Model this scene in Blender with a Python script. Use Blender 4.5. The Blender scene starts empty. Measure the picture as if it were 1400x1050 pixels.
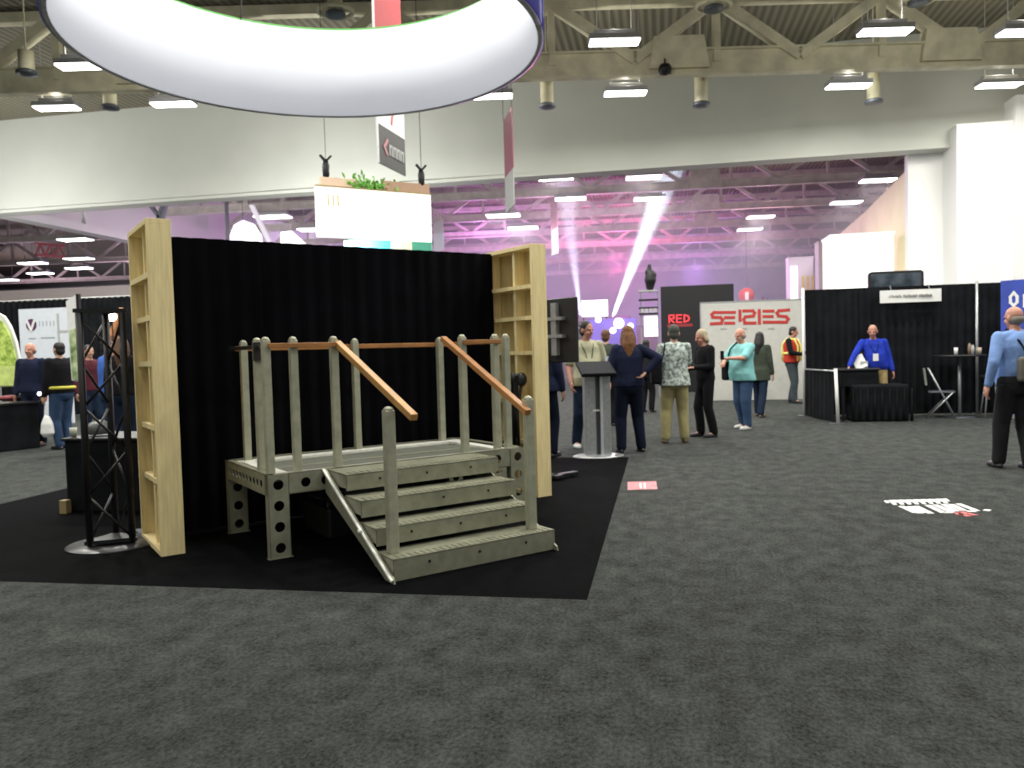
import bpy, bmesh, math, random
from math import sin, cos, pi, radians, atan, sqrt, hypot
from mathutils import Vector, Matrix, Quaternion
random.seed(7)
V = Vector
scene = bpy.context.scene
COL = scene.collection

# ------------------------------------------------------------------ camera
FPX = 1080.0                                   # focal length in pixels of the 1400 px wide frame
CAM = V((0, 0, 1.42))
yaw, pit, rol = atan(205/1080), atan(45/1080), 0.0277
fwd = V((-sin(yaw)*cos(pit), cos(yaw)*cos(pit), -sin(pit)))
r0 = V((cos(yaw), sin(yaw), 0)); u0 = r0.cross(fwd)
RGT = r0*cos(rol) - u0*sin(rol); UPV = r0*sin(rol) + u0*cos(rol)
cd = bpy.data.cameras.new('camera'); cam = bpy.data.objects.new('camera', cd); COL.objects.link(cam)
cd.sensor_width = 36; cd.lens = 36*FPX/1400; cd.clip_end = 400; cd.clip_start = 0.05
m = Matrix((RGT, UPV, -fwd)).transposed().to_4x4(); m.translation = CAM
cam.matrix_world = m
cd.dof.use_dof = True; cd.dof.focus_distance = 1.5; cd.dof.aperture_fstop = 8.0      # the phone missed its focus a little
scene.camera = cam
def ray(x, y): return fwd + RGT*((x-700)/FPX) - UPV*((y-525)/FPX)
def atz(x, y, z=0.0): d = ray(x, y); return CAM + d*((z-CAM.z)/d.z)
def aty(x, y, Y): d = ray(x, y); return CAM + d*(Y/d.y)
def atx(x, y, X): d = ray(x, y); return CAM + d*(X/d.x)

# ------------------------------------------------------------------ world and exposure
w = bpy.data.worlds.new('hall_air'); scene.world = w; w.use_nodes = True
w.node_tree.nodes['Background'].inputs[0].default_value = (0.80, 0.84, 0.80, 1)
w.node_tree.nodes['Background'].inputs[1].default_value = 0.40
vs = scene.view_settings
vs.view_transform = 'Standard'; vs.look = 'None'; vs.gamma = 1; vs.use_curve_mapping = False
vs.exposure = 0.0
scene.cycles.max_bounces = 6; scene.cycles.diffuse_bounces = 3; scene.cycles.volume_bounces = 0
scene.cycles.use_denoising = True
scene.cycles.sample_clamp_indirect = 4

def lamp(name, kind, loc, energy, color=(1, 1, 1), size=0.5, size_y=None, target=None, angle=None, blend=0.4, spread=None):
    l = bpy.data.lights.new(name, kind); l.energy = energy; l.color = color
    if kind == 'AREA':
        l.size = size
        if size_y: l.shape = 'RECTANGLE'; l.size_y = size_y
        if spread: l.spread = spread
    elif kind == 'SPOT':
        l.shadow_soft_size = size; l.spot_size = angle; l.spot_blend = blend
    else: l.shadow_soft_size = size
    o = bpy.data.objects.new(name, l); COL.objects.link(o); o.location = loc
    if target is not None:
        o.rotation_euler = (V(target)-V(loc)).to_track_quat('-Z', 'Y').to_euler()
    return o

# overhead fixtures of both halls: pixel of the fixtures seen, height 9.2 m
LZ = 9.2
SEEN_NEAR = [(855, 128), (672, 132), (237, 143), (78, 148), (1160, 118), (1366, 117), (840, 58), (1210, 44), (1401, 45), (113, 91)]
SEEN_FAR = [(760, 244), (780, 272), (880, 243), (888, 272), (1040, 297), (1025, 314), (1200, 247), (1157, 277), (715, 312), (688, 295),
            (373, 297), (430, 314), (103, 328), (45, 360), (108, 354), (55, 374), (108, 367), (8, 383)]
near_pts = [atz(x, y, LZ) for x, y in SEEN_NEAR]
far_pts = [atz(x, y, LZ) for x, y in SEEN_FAR]
for i, p in enumerate(near_pts):
    lamp('high_bay_lamp', 'AREA', (p.x, p.y, LZ-0.06), (180 if i == 5 else 350) if p.y > 21.2 else 600, (1, 0.98, 0.9), 1.1, 0.35)
    lamp('high_bay_uplight', 'POINT', (p.x, p.y, LZ+0.42), 75, (1, 0.98, 0.86), 0.15)
for x in (-16, -9, -3.5, 1.5, 6, 11):
    for y in (-3, 2.5, 8, 13.5):
        lamp('high_bay_lamp', 'AREA', (x, y, LZ-0.06), (95 if y < 8 else 330)*(1.5 if x < -6 else 1), (1, 0.98, 0.9), 1.1, 0.35)
for i, p in enumerate(far_pts):
    lamp('high_bay_lamp', 'AREA', (p.x, p.y, LZ-0.06), 400, (1, 0.90, 0.95), 1.1, 0.35)
# coloured show lights of the far hall
for loc, e, c in [((-3, 60, 7.6), 2500, (1.0, 0.16, 0.50)), ((-12, 54, 7.6), 1800, (0.8, 0.3, 0.9)), ((3, 68, 7.5), 1900, (0.6, 0.3, 1.0)),
                  ((6, 50, 7.6), 450, (1.0, 0.6, 0.75)), ((-24, 60, 6), 1500, (0.7, 0.5, 1.0)), ((-42, 58, 6), 1700, (0.85, 0.6, 0.85)), ((-60, 66, 6), 1700, (0.85, 0.65, 0.8)),
                  ((-5, 44, 7.6), 700, (0.9, 0.40, 0.85)), ((-16, 82, 6), 2200, (0.55, 0.3, 1.0)), ((-1, 86, 5), 1500, (0.6, 0.35, 1.0)), ((7, 82, 5), 700, (0.5, 0.8, 1.0))]:
    lamp('stage_wash_lamp', 'POINT', loc, e, c, 0.4)
# unseen wash lamps at the booths and under the partition
lamp('booth_wash_lamp', 'AREA', (-27, 24, 5.5), 900, (1, 1, 0.96), 3, 1, target=(-25, 30, 10))
lamp('booth_wash_lamp', 'AREA', (-12, 25, 5.2), 750, (1, 1, 0.96), 4, 1, target=(-12, 30, 9.5))
lamp('booth_wash_lamp', 'AREA', (3, 26, 4.9), 25, (1, 1, 0.96), 4, 1, target=(3, 30, 9.5))
lamp('booth_wash_lamp', 'AREA', (13.5, 24, 3.6), 60, (1, 1, 0.98), 3, 2, target=(12.5, 30, 3.5), spread=2.2)
lamp('booth_wash_lamp', 'AREA', (6.8, 27, 3.2), 25, (1, 1, 0.95), 2.5, 1, target=(7.8, 31, 3.2), spread=1.6)
lamp('booth_wash_lamp', 'AREA', (7.2, 36, 4), 60, (1, 0.95, 0.85), 2, 1, target=(9, 34, 6))
lamp('booth_wash_lamp', 'AREA', (2.2, 19, 3.6), 12, (1, .98, .95), 2, .4, target=(2.2, 21, 1.2))  # added lamp without a fixture, brightens the lettered sign panel
lamp('booth_wash_lamp', 'AREA', (-20, 40, 6), 260, (1, 0.9, 1.0), 3, 1, target=(-29, 38, 8))

# ------------------------------------------------------------------ materials
MATS = {}
def mat(name, color, rough=0.6, metal=0.0, noise=0.0, nscale=8, bump=0.0, bscale=60, spec=0.5, emit=None, estr=0, trans=0, alpha=1.0, stretch=None, color2=None, sheen=0):
    if name in MATS: return MATS[name]
    m = bpy.data.materials.new(name); m.use_nodes = True; nt = m.node_tree; b = nt.nodes['Principled BSDF']
    b.inputs['Base Color'].default_value = (*color, 1); b.inputs['Roughness'].default_value = rough
    b.inputs['Metallic'].default_value = metal; b.inputs['Specular IOR Level'].default_value = spec
    tc = nt.nodes.new('ShaderNodeTexCoord'); src = tc.outputs['Object']
    if stretch:
        mp = nt.nodes.new('ShaderNodeMapping'); mp.inputs['Scale'].default_value = stretch
        nt.links.new(src, mp.inputs[0]); src = mp.outputs[0]
    n = nt.nodes.new('ShaderNodeTexNoise'); n.inputs['Scale'].default_value = nscale; n.inputs['Detail'].default_value = 5
    nt.links.new(src, n.inputs['Vector'])
    cr = nt.nodes.new('ShaderNodeValToRGB'); k = noise if noise else 0.04
    c2 = color2 or tuple(min(1, c*(1+k)) for c in color)
    cr.color_ramp.elements[0].position = 0.35; cr.color_ramp.elements[1].position = 0.65
    cr.color_ramp.elements[0].color = (*[c*(1-k) for c in color], 1); cr.color_ramp.elements[1].color = (*c2, 1)
    nt.links.new(n.outputs['Fac'], cr.inputs[0]); nt.links.new(cr.outputs[0], b.inputs['Base Color'])
    if bump:
        n2 = nt.nodes.new('ShaderNodeTexNoise'); n2.inputs['Scale'].default_value = bscale
        nt.links.new(src, n2.inputs['Vector'])
        bp = nt.nodes.new('ShaderNodeBump'); bp.inputs['Strength'].default_value = bump; bp.inputs['Distance'].default_value = 0.01
        nt.links.new(n2.outputs['Fac'], bp.inputs['Height']); nt.links.new(bp.outputs[0], b.inputs['Normal'])
    if emit:
        b.inputs['Emission Color'].default_value = (*emit, 1); b.inputs['Emission Strength'].default_value = estr
    if sheen: b.inputs['Sheen Weight'].default_value = sheen
    if trans: b.inputs['Transmission Weight'].default_value = trans
    b.inputs['Alpha'].default_value = alpha
    MATS[name] = m; return m

def carpet(name, dark, light, stretch=(1, 1, 1)):
    m = bpy.data.materials.new(name); m.use_nodes = True; nt = m.node_tree; b = nt.nodes['Principled BSDF']
    b.inputs['Roughness'].default_value = 0.95; b.inputs['Specular IOR Level'].default_value = 0.04
    tc = nt.nodes.new('ShaderNodeTexCoord')
    mp = nt.nodes.new('ShaderNodeMapping'); mp.inputs['Scale'].default_value = stretch; nt.links.new(tc.outputs['Object'], mp.inputs[0])
    fine = nt.nodes.new('ShaderNodeTexNoise'); fine.inputs['Scale'].default_value = 55; fine.inputs['Detail'].default_value = 5; fine.inputs['Roughness'].default_value = 0.75
    big = nt.nodes.new('ShaderNodeTexNoise'); big.inputs['Scale'].default_value = 7.0; big.inputs['Detail'].default_value = 6; big.inputs['Roughness'].default_value = 0.65
    nt.links.new(mp.outputs[0], fine.inputs['Vector']); nt.links.new(mp.outputs[0], big.inputs['Vector'])
    mx = nt.nodes.new('ShaderNodeMath'); mx.operation = 'ADD'
    m1 = nt.nodes.new('ShaderNodeMath'); m1.operation = 'MULTIPLY'; m1.inputs[1].default_value = 0.62
    m2 = nt.nodes.new('ShaderNodeMath'); m2.operation = 'MULTIPLY'; m2.inputs[1].default_value = 0.38
    nt.links.new(fine.outputs[0], m1.inputs[0]); nt.links.new(big.outputs[0], m2.inputs[0])
    nt.links.new(m1.outputs[0], mx.inputs[0]); nt.links.new(m2.outputs[0], mx.inputs[1])
    cr = nt.nodes.new('ShaderNodeValToRGB'); cr.color_ramp.elements[0].position = 0.38; cr.color_ramp.elements[1].position = 0.63
    cr.color_ramp.elements[0].color = (*dark, 1); cr.color_ramp.elements[1].color = (*light, 1)
    nt.links.new(mx.outputs[0], cr.inputs[0]); nt.links.new(cr.outputs[0], b.inputs['Base Color'])
    bp = nt.nodes.new('ShaderNodeBump'); bp.inputs['Strength'].default_value = 0.6; bp.inputs['Distance'].default_value = 0.01
    nt.links.new(fine.outputs[0], bp.inputs['Height']); nt.links.new(bp.outputs[0], b.inputs['Normal'])
    MATS[name] = m; return m

def ribbed(name, c1, c2, scale, axis='X', rough=0.7):
    m = bpy.data.materials.new(name); m.use_nodes = True; nt = m.node_tree; b = nt.nodes['Principled BSDF']
    b.inputs['Roughness'].default_value = rough
    tc = nt.nodes.new('ShaderNodeTexCoord'); wv = nt.nodes.new('ShaderNodeTexWave'); wv.bands_direction = axis
    wv.inputs['Scale'].default_value = scale; nt.links.new(tc.outputs['Object'], wv.inputs['Vector'])
    cr = nt.nodes.new('ShaderNodeValToRGB'); cr.color_ramp.elements[0].color = (*c1, 1); cr.color_ramp.elements[1].color = (*c2, 1)
    nt.links.new(wv.outputs[0], cr.inputs[0]); nt.links.new(cr.outputs[0], b.inputs['Base Color'])
    bp = nt.nodes.new('ShaderNodeBump'); bp.inputs['Strength'].default_value = 0.8; bp.inputs['Distance'].default_value = 0.05
    nt.links.new(wv.outputs[0], bp.inputs['Height']); nt.links.new(bp.outputs[0], b.inputs['Normal'])
    MATS[name] = m; return m

M_FLOOR = carpet('grey_carpet', (0.018, 0.019, 0.0185), (0.080, 0.086, 0.081), (1, 0.7, 1))
M_RUG = carpet('black_carpet', (0.0006, 0.0006, 0.0008), (0.0042, 0.0046, 0.0056))
M_DECK = ribbed('ceiling_deck', (0.085, 0.078, 0.052), (0.175, 0.158, 0.112), 1.2)
M_STEEL = mat('painted_steel', (0.66, 0.62, 0.45), 0.6, 0, 0.15, 2)
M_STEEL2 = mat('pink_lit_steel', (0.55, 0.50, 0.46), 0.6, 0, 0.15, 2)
M_WALLP = mat('partition_paint', (0.47, 0.48, 0.44), 0.75, 0, 0.03, 0.6)
M_WHITE = mat('white_paint', (0.74, 0.74, 0.73), 0.7, 0, 0.02, 0.5)
M_CREAM = mat('cream_paint', (0.82, 0.74, 0.52), 0.7, 0, 0.06, 0.8)
M_WALLF = mat('far_wall_paint', (0.36, 0.34, 0.38), 0.8, 0, 0.1, 0.5)
M_WOOD = mat('pale_pine', (0.86, 0.71, 0.37), 0.6, 0, 0.10, 6, 0.15, 40, stretch=(8, 8, 0.6))
M_PLY = mat('plywood', (0.56, 0.43, 0.20), 0.65, 0, 0.16, 4, 0.1, 40, stretch=(3, 3, 0.5))
M_RAIL = mat('cedar_rail', (0.36, 0.155, 0.045), 0.5, 0, 0.15, 9, 0.1, 60)
M_RAIL2 = mat('fresh_cut_rail', (0.48, 0.25, 0.075), 0.5, 0, 0.12, 9, 0.1, 60)
M_GALV = mat('grey_green_metal', (0.28, 0.28, 0.205), 0.42, 0.25, 0.12, 14, 0.05, 80)
M_POST = mat('post_metal', (0.40, 0.40, 0.30), 0.42, 0.25, 0.12, 14, 0.05, 80)
M_GALVD = mat('shadow_metal', (0.22, 0.215, 0.155), 0.5, 0.2, 0.14, 10, 0.05, 80)
M_ALU = mat('bright_aluminium', (0.85, 0.85, 0.78), 0.4, 0.2, 0.1, 20)
M_GRATE = mat('deck_panel', (0.16, 0.17, 0.14), 0.5, 0.3, 0.15, 30, 0.4, 120)
M_CURT = mat('black_drape', (0.0016, 0.0016, 0.003), 0.95, 0, 0.3, 3, 0.2, 300, spec=0.1, sheen=0.0)
M_DRAPE = mat('charcoal_drape', (0.010, 0.011, 0.013), 0.92, 0, 0.3, 3, 0.2, 300, spec=0.1)
M_BLACK = mat('black_metal', (0.008, 0.008, 0.010), 0.5, 0.2)
M_BPLAS = mat('black_plastic', (0.014, 0.014, 0.016), 0.4)
M_SCREEN = mat('dark_screen', (0.012, 0.02, 0.03), 0.25)
M_CHROME = mat('brushed_silver', (0.42, 0.43, 0.44), 0.35, 0.6, 0.1, 20)
M_DGREY = mat('dark_grey_metal', (0.10, 0.11, 0.13), 0.4, 0.3)
M_LENS = mat('light_lens', (1, 1, 1), 0.5, emit=(1, 0.98, 0.93), estr=9)
M_HOUS = mat('fixture_housing', (0.42, 0.42, 0.44), 0.4, 0.3)
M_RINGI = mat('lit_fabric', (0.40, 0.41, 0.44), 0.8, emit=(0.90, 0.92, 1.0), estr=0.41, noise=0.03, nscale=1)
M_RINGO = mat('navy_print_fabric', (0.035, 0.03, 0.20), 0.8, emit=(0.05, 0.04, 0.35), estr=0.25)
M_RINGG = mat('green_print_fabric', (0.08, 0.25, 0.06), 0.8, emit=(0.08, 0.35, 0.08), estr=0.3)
M_RED = mat('red_print', (0.36, 0.03, 0.04), 0.6)
M_MAROON = mat('maroon_print', (0.26, 0.05, 0.09), 0.6)
M_WPRINT = mat('white_print', (0.80, 0.80, 0.78), 0.6)
M_GPRINT = mat('grey_print', (0.028, 0.028, 0.027), 0.6)
M_LETR = mat('red_lettering', (0.50, 0.035, 0.03), 0.5)
M_LETRD = mat('red_decal', (0.50, 0.10, 0.10), 0.6)
M_PINKD = mat('rose_decal', (0.45, 0.17, 0.19), 0.6, 0, 0.25, 6)
M_SERIES = mat('grey_sign_panel', (0.58, 0.58, 0.54), 0.7)
M_LGREY = mat('light_grey_print', (0.42, 0.43, 0.42), 0.7)
M_LITSIGN = mat('lit_cream_panel', (0.95, 0.93, 0.85), 0.6, emit=(1, 0.97, 0.88), estr=1.5)
M_BLUEB = mat('blue_banner', (0.035, 0.07, 0.42), 0.6, 0, 0.15, 3)
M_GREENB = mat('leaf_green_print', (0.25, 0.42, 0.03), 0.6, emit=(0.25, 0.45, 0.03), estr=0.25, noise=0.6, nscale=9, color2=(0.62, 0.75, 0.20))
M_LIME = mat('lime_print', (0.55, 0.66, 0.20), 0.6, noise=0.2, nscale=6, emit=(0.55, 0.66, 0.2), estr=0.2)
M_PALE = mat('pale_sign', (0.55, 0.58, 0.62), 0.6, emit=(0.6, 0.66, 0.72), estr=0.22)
M_LEAF = mat('foliage', (0.16, 0.42, 0.06), 0.7, noise=0.5, nscale=20)
M_TAN = mat('tan_block', (0.35, 0.27, 0.13), 0.7)
M_SKIN = mat('skin_tone', (0.52, 0.30, 0.21), 0.55, 0, 0.06, 12)
M_SKIN2 = mat('ruddy_skin', (0.50, 0.24, 0.17), 0.55, 0, 0.08, 12)
M_EYE = mat('eye', (0.05, 0.035, 0.03), 0.2); M_LIP = mat('lips', (0.40, 0.13, 0.11), 0.5)

def cloth(name, c, **k): return mat('cloth_'+name, c, 0.9, 0, k.pop('noise', 0.15), k.pop('nscale', 6), 0.5, 22, spec=0.15, **k)

# ------------------------------------------------------------------ object helpers
def link(name, mesh, m=None, parent=None):
    o = bpy.data.objects.new(name, mesh); COL.objects.link(o)
    if m is not None: mesh.materials.append(m)
    if parent is not None: o.parent = parent
    return o
def tag(o, label=None, cat=None, group=None, kind=None):
    if label: o['label'] = label
    if cat: o['category'] = cat
    if group: o['group'] = group
    if kind: o['kind'] = kind
    return o
def empty(name, loc=(0, 0, 0), rz=0.0, label=None, cat=None, group=None):
    o = bpy.data.objects.new(name, None); COL.objects.link(o); o.empty_display_size = 0.1
    o.location = loc; o.rotation_euler = (0, 0, rz); return tag(o, label, cat, group)
class MB:
    def __init__(s): s.b = bmesh.new()
    def poly(s, pts, faces):
        vs_ = [s.b.verts.new(V(p)) for p in pts]
        for f in faces:
            try: s.b.faces.new([vs_[i] for i in f])
            except ValueError: pass
        return s
    def box(s, x0, x1, y0, y1, z0, z1, M=None):
        p = [V((x, y, z)) for z in (z0, z1) for y in (y0, y1) for x in (x0, x1)]
        if M is not None: p = [M @ q for q in p]
        return s.poly(p, [(0, 2, 3, 1), (4, 5, 7, 6), (0, 1, 5, 4), (2, 6, 7, 3), (0, 4, 6, 2), (1, 3, 7, 5)])
    def bar(s, a, b, w, h, up=(0, 0, 1)):
        a = V(a); b = V(b); d = (b-a).normalized(); up = V(up)
        if abs(d.dot(up)) > 0.98: up = V((1, 0, 0)) if abs(d.x) < 0.9 else V((0, 1, 0))
        r = d.cross(up).normalized(); t = r.cross(d)
        p = [q + r*sx*w/2 + t*sz*h/2 for q in (a, b) for sx, sz in ((-1, -1), (1, -1), (1, 1), (-1, 1))]
        return s.poly(p, [(3, 2, 1, 0), (4, 5, 6, 7), (0, 1, 5, 4), (1, 2, 6, 5), (2, 3, 7, 6), (3, 0, 4, 7)])
    def tube(s, pts, r, n=10, cap=True, closed=False):
        pts = [V(p) for p in pts]; rs = r if isinstance(r, (list, tuple)) else [r]*len(pts); rings = []; ref = None
        L = len(pts)
        for i, p in enumerate(pts):
            if closed: d = (pts[(i+1) % L]-pts[i-1]).normalized()
            else: d = (pts[min(i+1, L-1)]-pts[max(i-1, 0)]).normalized()
            if ref is None: ref = V((0, 0, 1)) if abs(d.z) < 0.9 else V((1, 0, 0))
            a = d.cross(ref).normalized(); b = a.cross(d).normalized(); ref = b
            rings.append([s.b.verts.new(p + a*cos(2*pi*k/n)*rs[i] + b*sin(2*pi*k/n)*rs[i]) for k in range(n)])
        for i in range(L if closed else L-1):
            A, B = rings[i], rings[(i+1) % L]
            for k in range(n): s.b.faces.new((A[k], A[(k+1) % n], B[(k+1) % n], B[k]))
        if cap and not closed: s.b.faces.new(rings[0][::-1]); s.b.faces.new(rings[-1])
        return s
    def lathe(s, prof, c=(0, 0, 0), n=24, sx=1, sy=1):
        c = V(c); rings = [[s.b.verts.new(c + V((r*cos(2*pi*k/n)*sx, r*sin(2*pi*k/n)*sy, z))) for k in range(n)] for r, z in prof]
        for A, B in zip(rings, rings[1:]):
            for k in range(n): s.b.faces.new((A[k], A[(k+1) % n], B[(k+1) % n], B[k]))
        s.b.faces.new(rings[0][::-1]); s.b.faces.new(rings[-1]); return s
    def loft(s, rings):
        R = [[s.b.verts.new(V(p)) for p in r] for r in rings]; n = len(R[0])
        for A, B in zip(R, R[1:]):
            for k in range(n): s.b.faces.new((A[k], A[(k+1) % n], B[(k+1) % n], B[k]))
        s.b.faces.new(R[0][::-1]); s.b.faces.new(R[-1]); return s
    def ball(s, c, rx, ry=None, rz=None, rot=None, n=14):
        ry = ry or rx; rz = rz or rx
        M = Matrix.Translation(V(c)) @ (rot.to_4x4() if rot is not None else Matrix()) @ Matrix.Diagonal((rx, ry, rz, 1))
        bmesh.ops.create_uvsphere(s.b, u_segments=n, v_segments=max(6, n//2+1), radius=1, matrix=M); return s
    def mesh(s, name='m', smooth=False):
        bmesh.ops.recalc_face_normals(s.b, faces=s.b.faces)
        me = bpy.data.meshes.new(name); s.b.to_mesh(me); s.b.free()
        if smooth:
            for p in me.polygons: p.use_smooth = True
        return me
    def build(s, name, m, parent=None, smooth=False, bevel=0):
        o = link(name, s.mesh(name, smooth), m, parent)
        if bevel:
            b = o.modifiers.new('bevel', 'BEVEL'); b.width = bevel; b.segments = 2; b.limit_method = 'ANGLE'
        return o
def struct(o): o['kind'] = 'structure'; return o
def copy_tree(o, parent=None):
    c = o.copy(); COL.objects.link(c)
    if parent is not None: c.parent = parent
    for ch in o.children: copy_tree(ch, c)
    return c
def slab(pts, thick, nrm):
    """prism of a convex/concave planar outline"""
    b = MB(); n = V(nrm).normalized()*thick; k = len(pts)
    b.poly([V(p) for p in pts] + [V(p)+n for p in pts], [tuple(range(k))[::-1], tuple(range(k, 2*k))] + [(i, (i+1) % k, (i+1) % k+k, i+k) for i in range(k)])
    return b
def strokes(paths, w, org, ex, ey, nrm, d=0.004):
    """flat strokes (lettering) in the plane org + ex*x + ey*y"""
    b = MB(); n = V(nrm).normalized(); d0 = d; d = d0
    for path in paths:
        P = [V((p[0], p[1])) for p in path]
        for a, c in zip(P, P[1:]):
            d += 0.0004
            t = (c-a).normalized(); q = V((-t.y, t.x))*w/2; a2 = a-t*w*0.45; c2 = c+t*w*0.45
            pts = [a2+q, c2+q, c2-q, a2-q]
            L = [V(org)+V(ex)*p.x+V(ey)*p.y for p in pts]
            b.poly(L+[p+n*d for p in L], [(3, 2, 1, 0), (4, 5, 6, 7), (0, 1, 5, 4), (1, 2, 6, 5), (2, 3, 7, 6), (3, 0, 4, 7)])
    return b
# ------------------------------------------------------------------ the hall
struct(MB().box(-95, 40, -8, 100, -0.2, 0).build('floor', M_FLOOR))
struct(MB().box(-95, 40, -8, 30.3, 12.0, 12.2).build('ceiling', M_DECK))
struct(MB().box(-95, 40, 30.3, 100, 12.0, 12.2).build('ceiling', M_DECK))
struct(MB().box(-60, 40, 30, 30.6, 8.12, 12).build('wall_header', M_WALLP))
struct(MB().box(-60, 10.3, 29.9, 30.7, 8.02, 8.14).build('trim_1', M_WALLP))
# pocket for the folding partition at the right
P = aty(1308, 170, 29.3)
struct(MB().box(P.x, P.x+2.15, 29.3, 31, 0, P.z).build('wall_right', M_WHITE))
Q = aty(1389, 130, 29.1)
struct(MB().box(Q.x, Q.x+8, 29.1, 31, 0, Q.z).build('wall_right', M_WHITE))
A = aty(1240, 212, 30.8)
struct(MB().box(A.x, P.x+0.5, 30.7, 31.1, 0, 8.05).build('wall_return', M_WHITE))
# side wall of the far hall
a, b_ = atx(1240, 232, 8.95), atx(1182, 290, 8.95)
slab([(8.95, a.y, 0), (8.95, a.y, a.z), (8.95, b_.y, b_.z), (8.95, b_.y, 0)], 0.3, (1, 0, 0))
wr = slab([(8.95, 30.9, 0), (8.95, 30.9, a.z), (8.95, a.y, a.z), (8.95, b_.y, b_.z), (8.95, 47, 6.6), (8.95, 47, 0)], 0.3, (1, 0, 0)).build('wall_right', M_CREAM)
struct(wr)
struct(MB().box(24, 24.5, 31, 100, 0, 12).build('wall_side', M_WALLF))
# header beam at the left of the far hall, and walls far away
struct(MB().box(-29.4, -29, 30.6, 96, 8.35, 12).build('wall_left', M_WHITE))
struct(MB().box(-29.5, -28.7, 30.6, 96, 8.1, 8.5).build('trim_2', M_WHITE))
struct(MB().box(-29.0, -28.85, 36.1, 36.45, 8.5, 12).build('trim_3', M_WHITE))
struct(MB().box(-95, 40, 96, 96.5, 0, 12).build('wall_far', M_WALLF))
struct(MB().box(-95, -94.5, -8, 96, 0, 12).build('wall_left', M_WALLF))
tag(MB().box(-6.67, -0.44, 4.42, 10.3, -0.002, 0.002).build('carpet_mat', M_RUG), 'large black carpet square laid on the grey floor under the stair booth', 'carpet')

# ------------------------------------------------------------------ trusses
def truss(a, b, z0, z1, n, label, m, gus=(), chord=0.42, web=0.16):
    a = V((a[0], a[1], 0)); b = V((b[0], b[1], 0)); L = (b-a).length; rz = math.atan2(b.y-a.y, b.x-a.x)
    t = empty('roof_truss', (a.x, a.y, z0), rz, label, 'truss')
    h = z1-z0
    f = MB().box(0, L, -0.16, 0.16, -chord/2, -chord/2+0.06).box(0, L, -0.05, 0.05, -chord/2+.06, chord/2-.06).box(0, L, -0.16, 0.16, chord/2-0.06, chord/2)
    f.build('bottom_chord', m, t)
    MB().box(0, L, -0.16, 0.16, h-0.15, h+0.15).build('top_chord', m, t)
    step = L/n
    for i in range(n):
        x = i*step
        for (xa, xb) in (((x, x+step/2), (x+step/2, x+step)) if i % 2 == 0 or True else ()):
            up = (xa == x)
            p = V((xa, 0, 0.1)) if up else V((xa, 0, h)); q = V((xb, 0, h)) if up else V((xb, 0, 0.1))
            MB().bar(p, q, web, web, (0, 1, 0)).build('web_member', m, t)
        MB().bar((x+step/2, 0, 0), (x+step/2, 0, h), web*0.7, web*0.7, (0, 1, 0)).build('web_member', m, t)
    for gx in gus:
        MB().poly([(gx-.9, -.19, -.2), (gx+.9, -.19, -.2), (gx+.75, -.19, .75), (gx-.75, -.19, .75), (gx-.9, .19, -.2), (gx+.9, .19, -.2), (gx+.75, .19, .75), (gx-.75, .19, .75)],
                  [(0, 1, 2, 3), (7, 6, 5, 4), (0, 4, 5, 1), (1, 5, 6, 2), (2, 6, 7, 3), (3, 7, 4, 0)]).build('gusset_plate', m, t)
    return t
# direction of the long trusses (about 11 degrees off the partition)
ta, tb = V((-25, 19.9, 0)), V((14, 27.25, 0)); td = (tb-ta).normalized()
def along(p): return (V((p.x, p.y, 0))-ta).dot(td)
zc = 9.95
g1 = along(atz(931, 80, zc)); g2 = along(atz(1303, 72, zc))
truss(ta, tb, zc, 11.8, 8, 'long beige steel roof truss with gusset plates in front of the partition', M_STEEL, (g1, g2, g1-8, g1-16), 0.78, 0.30)
k = 0
for (dy, lab) in ((-6.5, 'beige steel roof truss above the glowing ring'),):
    truss(ta+V((0, dy, 0)), tb+V((0, dy, 0)), zc, 11.8, 8, lab, M_STEEL, (), 0.5, 0.22)
for i, (Y, lab) in enumerate(((43.0, 'nearest pink-lit roof truss of the far hall, just behind the partition'), (50, 'second pink-lit roof truss of the far hall, behind the nearest one'),
                (57, 'third pink-lit roof truss of the far hall counting from the partition'), (65, 'fourth pink-lit roof truss of the far hall'),
                (76, 'fifth pink-lit roof truss, close to the far wall'), (88, 'last pink-lit roof truss against the far wall'))):
    truss((-28, Y-2.0), (16, Y+1.2), 9.9, 11.7, 9, lab, M_STEEL2, (30.5+ i*0.4,) if i < 3 else (), 0.45, 0.2)
for i, (Y, lab) in enumerate(((46, 'dim roof truss seen under the header at the far left'), (58, 'dim roof truss behind the red-lit girder at the far left'), (72, 'most distant dim roof truss at the far left'))):
    truss((-75, Y-3), (-31, Y+2), 9.9, 11.7, 9, lab, M_STEEL2, (), 0.4, 0.2)
# red girder section
a_, c_ = atz(48, 335, 9.9), atz(88, 338, 9.9)
t = empty('lighting_truss', (a_.x, a_.y, 9.2), math.atan2(c_.y-a_.y, c_.x-a_.x), 'short red-lit lighting truss hanging in the far left hall', 'truss')
Lr = (c_-a_).length
MR = mat('red_lit_metal', (0.6, 0.1, 0.12), 0.5)  # red light is put into the base colour of the metal
for zz in (0, .8): MB().box(0, Lr, -.12, .12, zz-.08, zz+.08).build('chord', MR, t)
for i in range(6): MB().bar((i*Lr/6, 0, 0.8*(i % 2)), ((i+1)*Lr/6, 0, 0.8*((i+1) % 2)), .1, .1).build('web_member', MR, t)
for i in (0, 1): MB().bar((Lr*i, 0, .8), (Lr*i, 0, 2.8), .04, .04).build('hanging_wire', MR, t)

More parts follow.
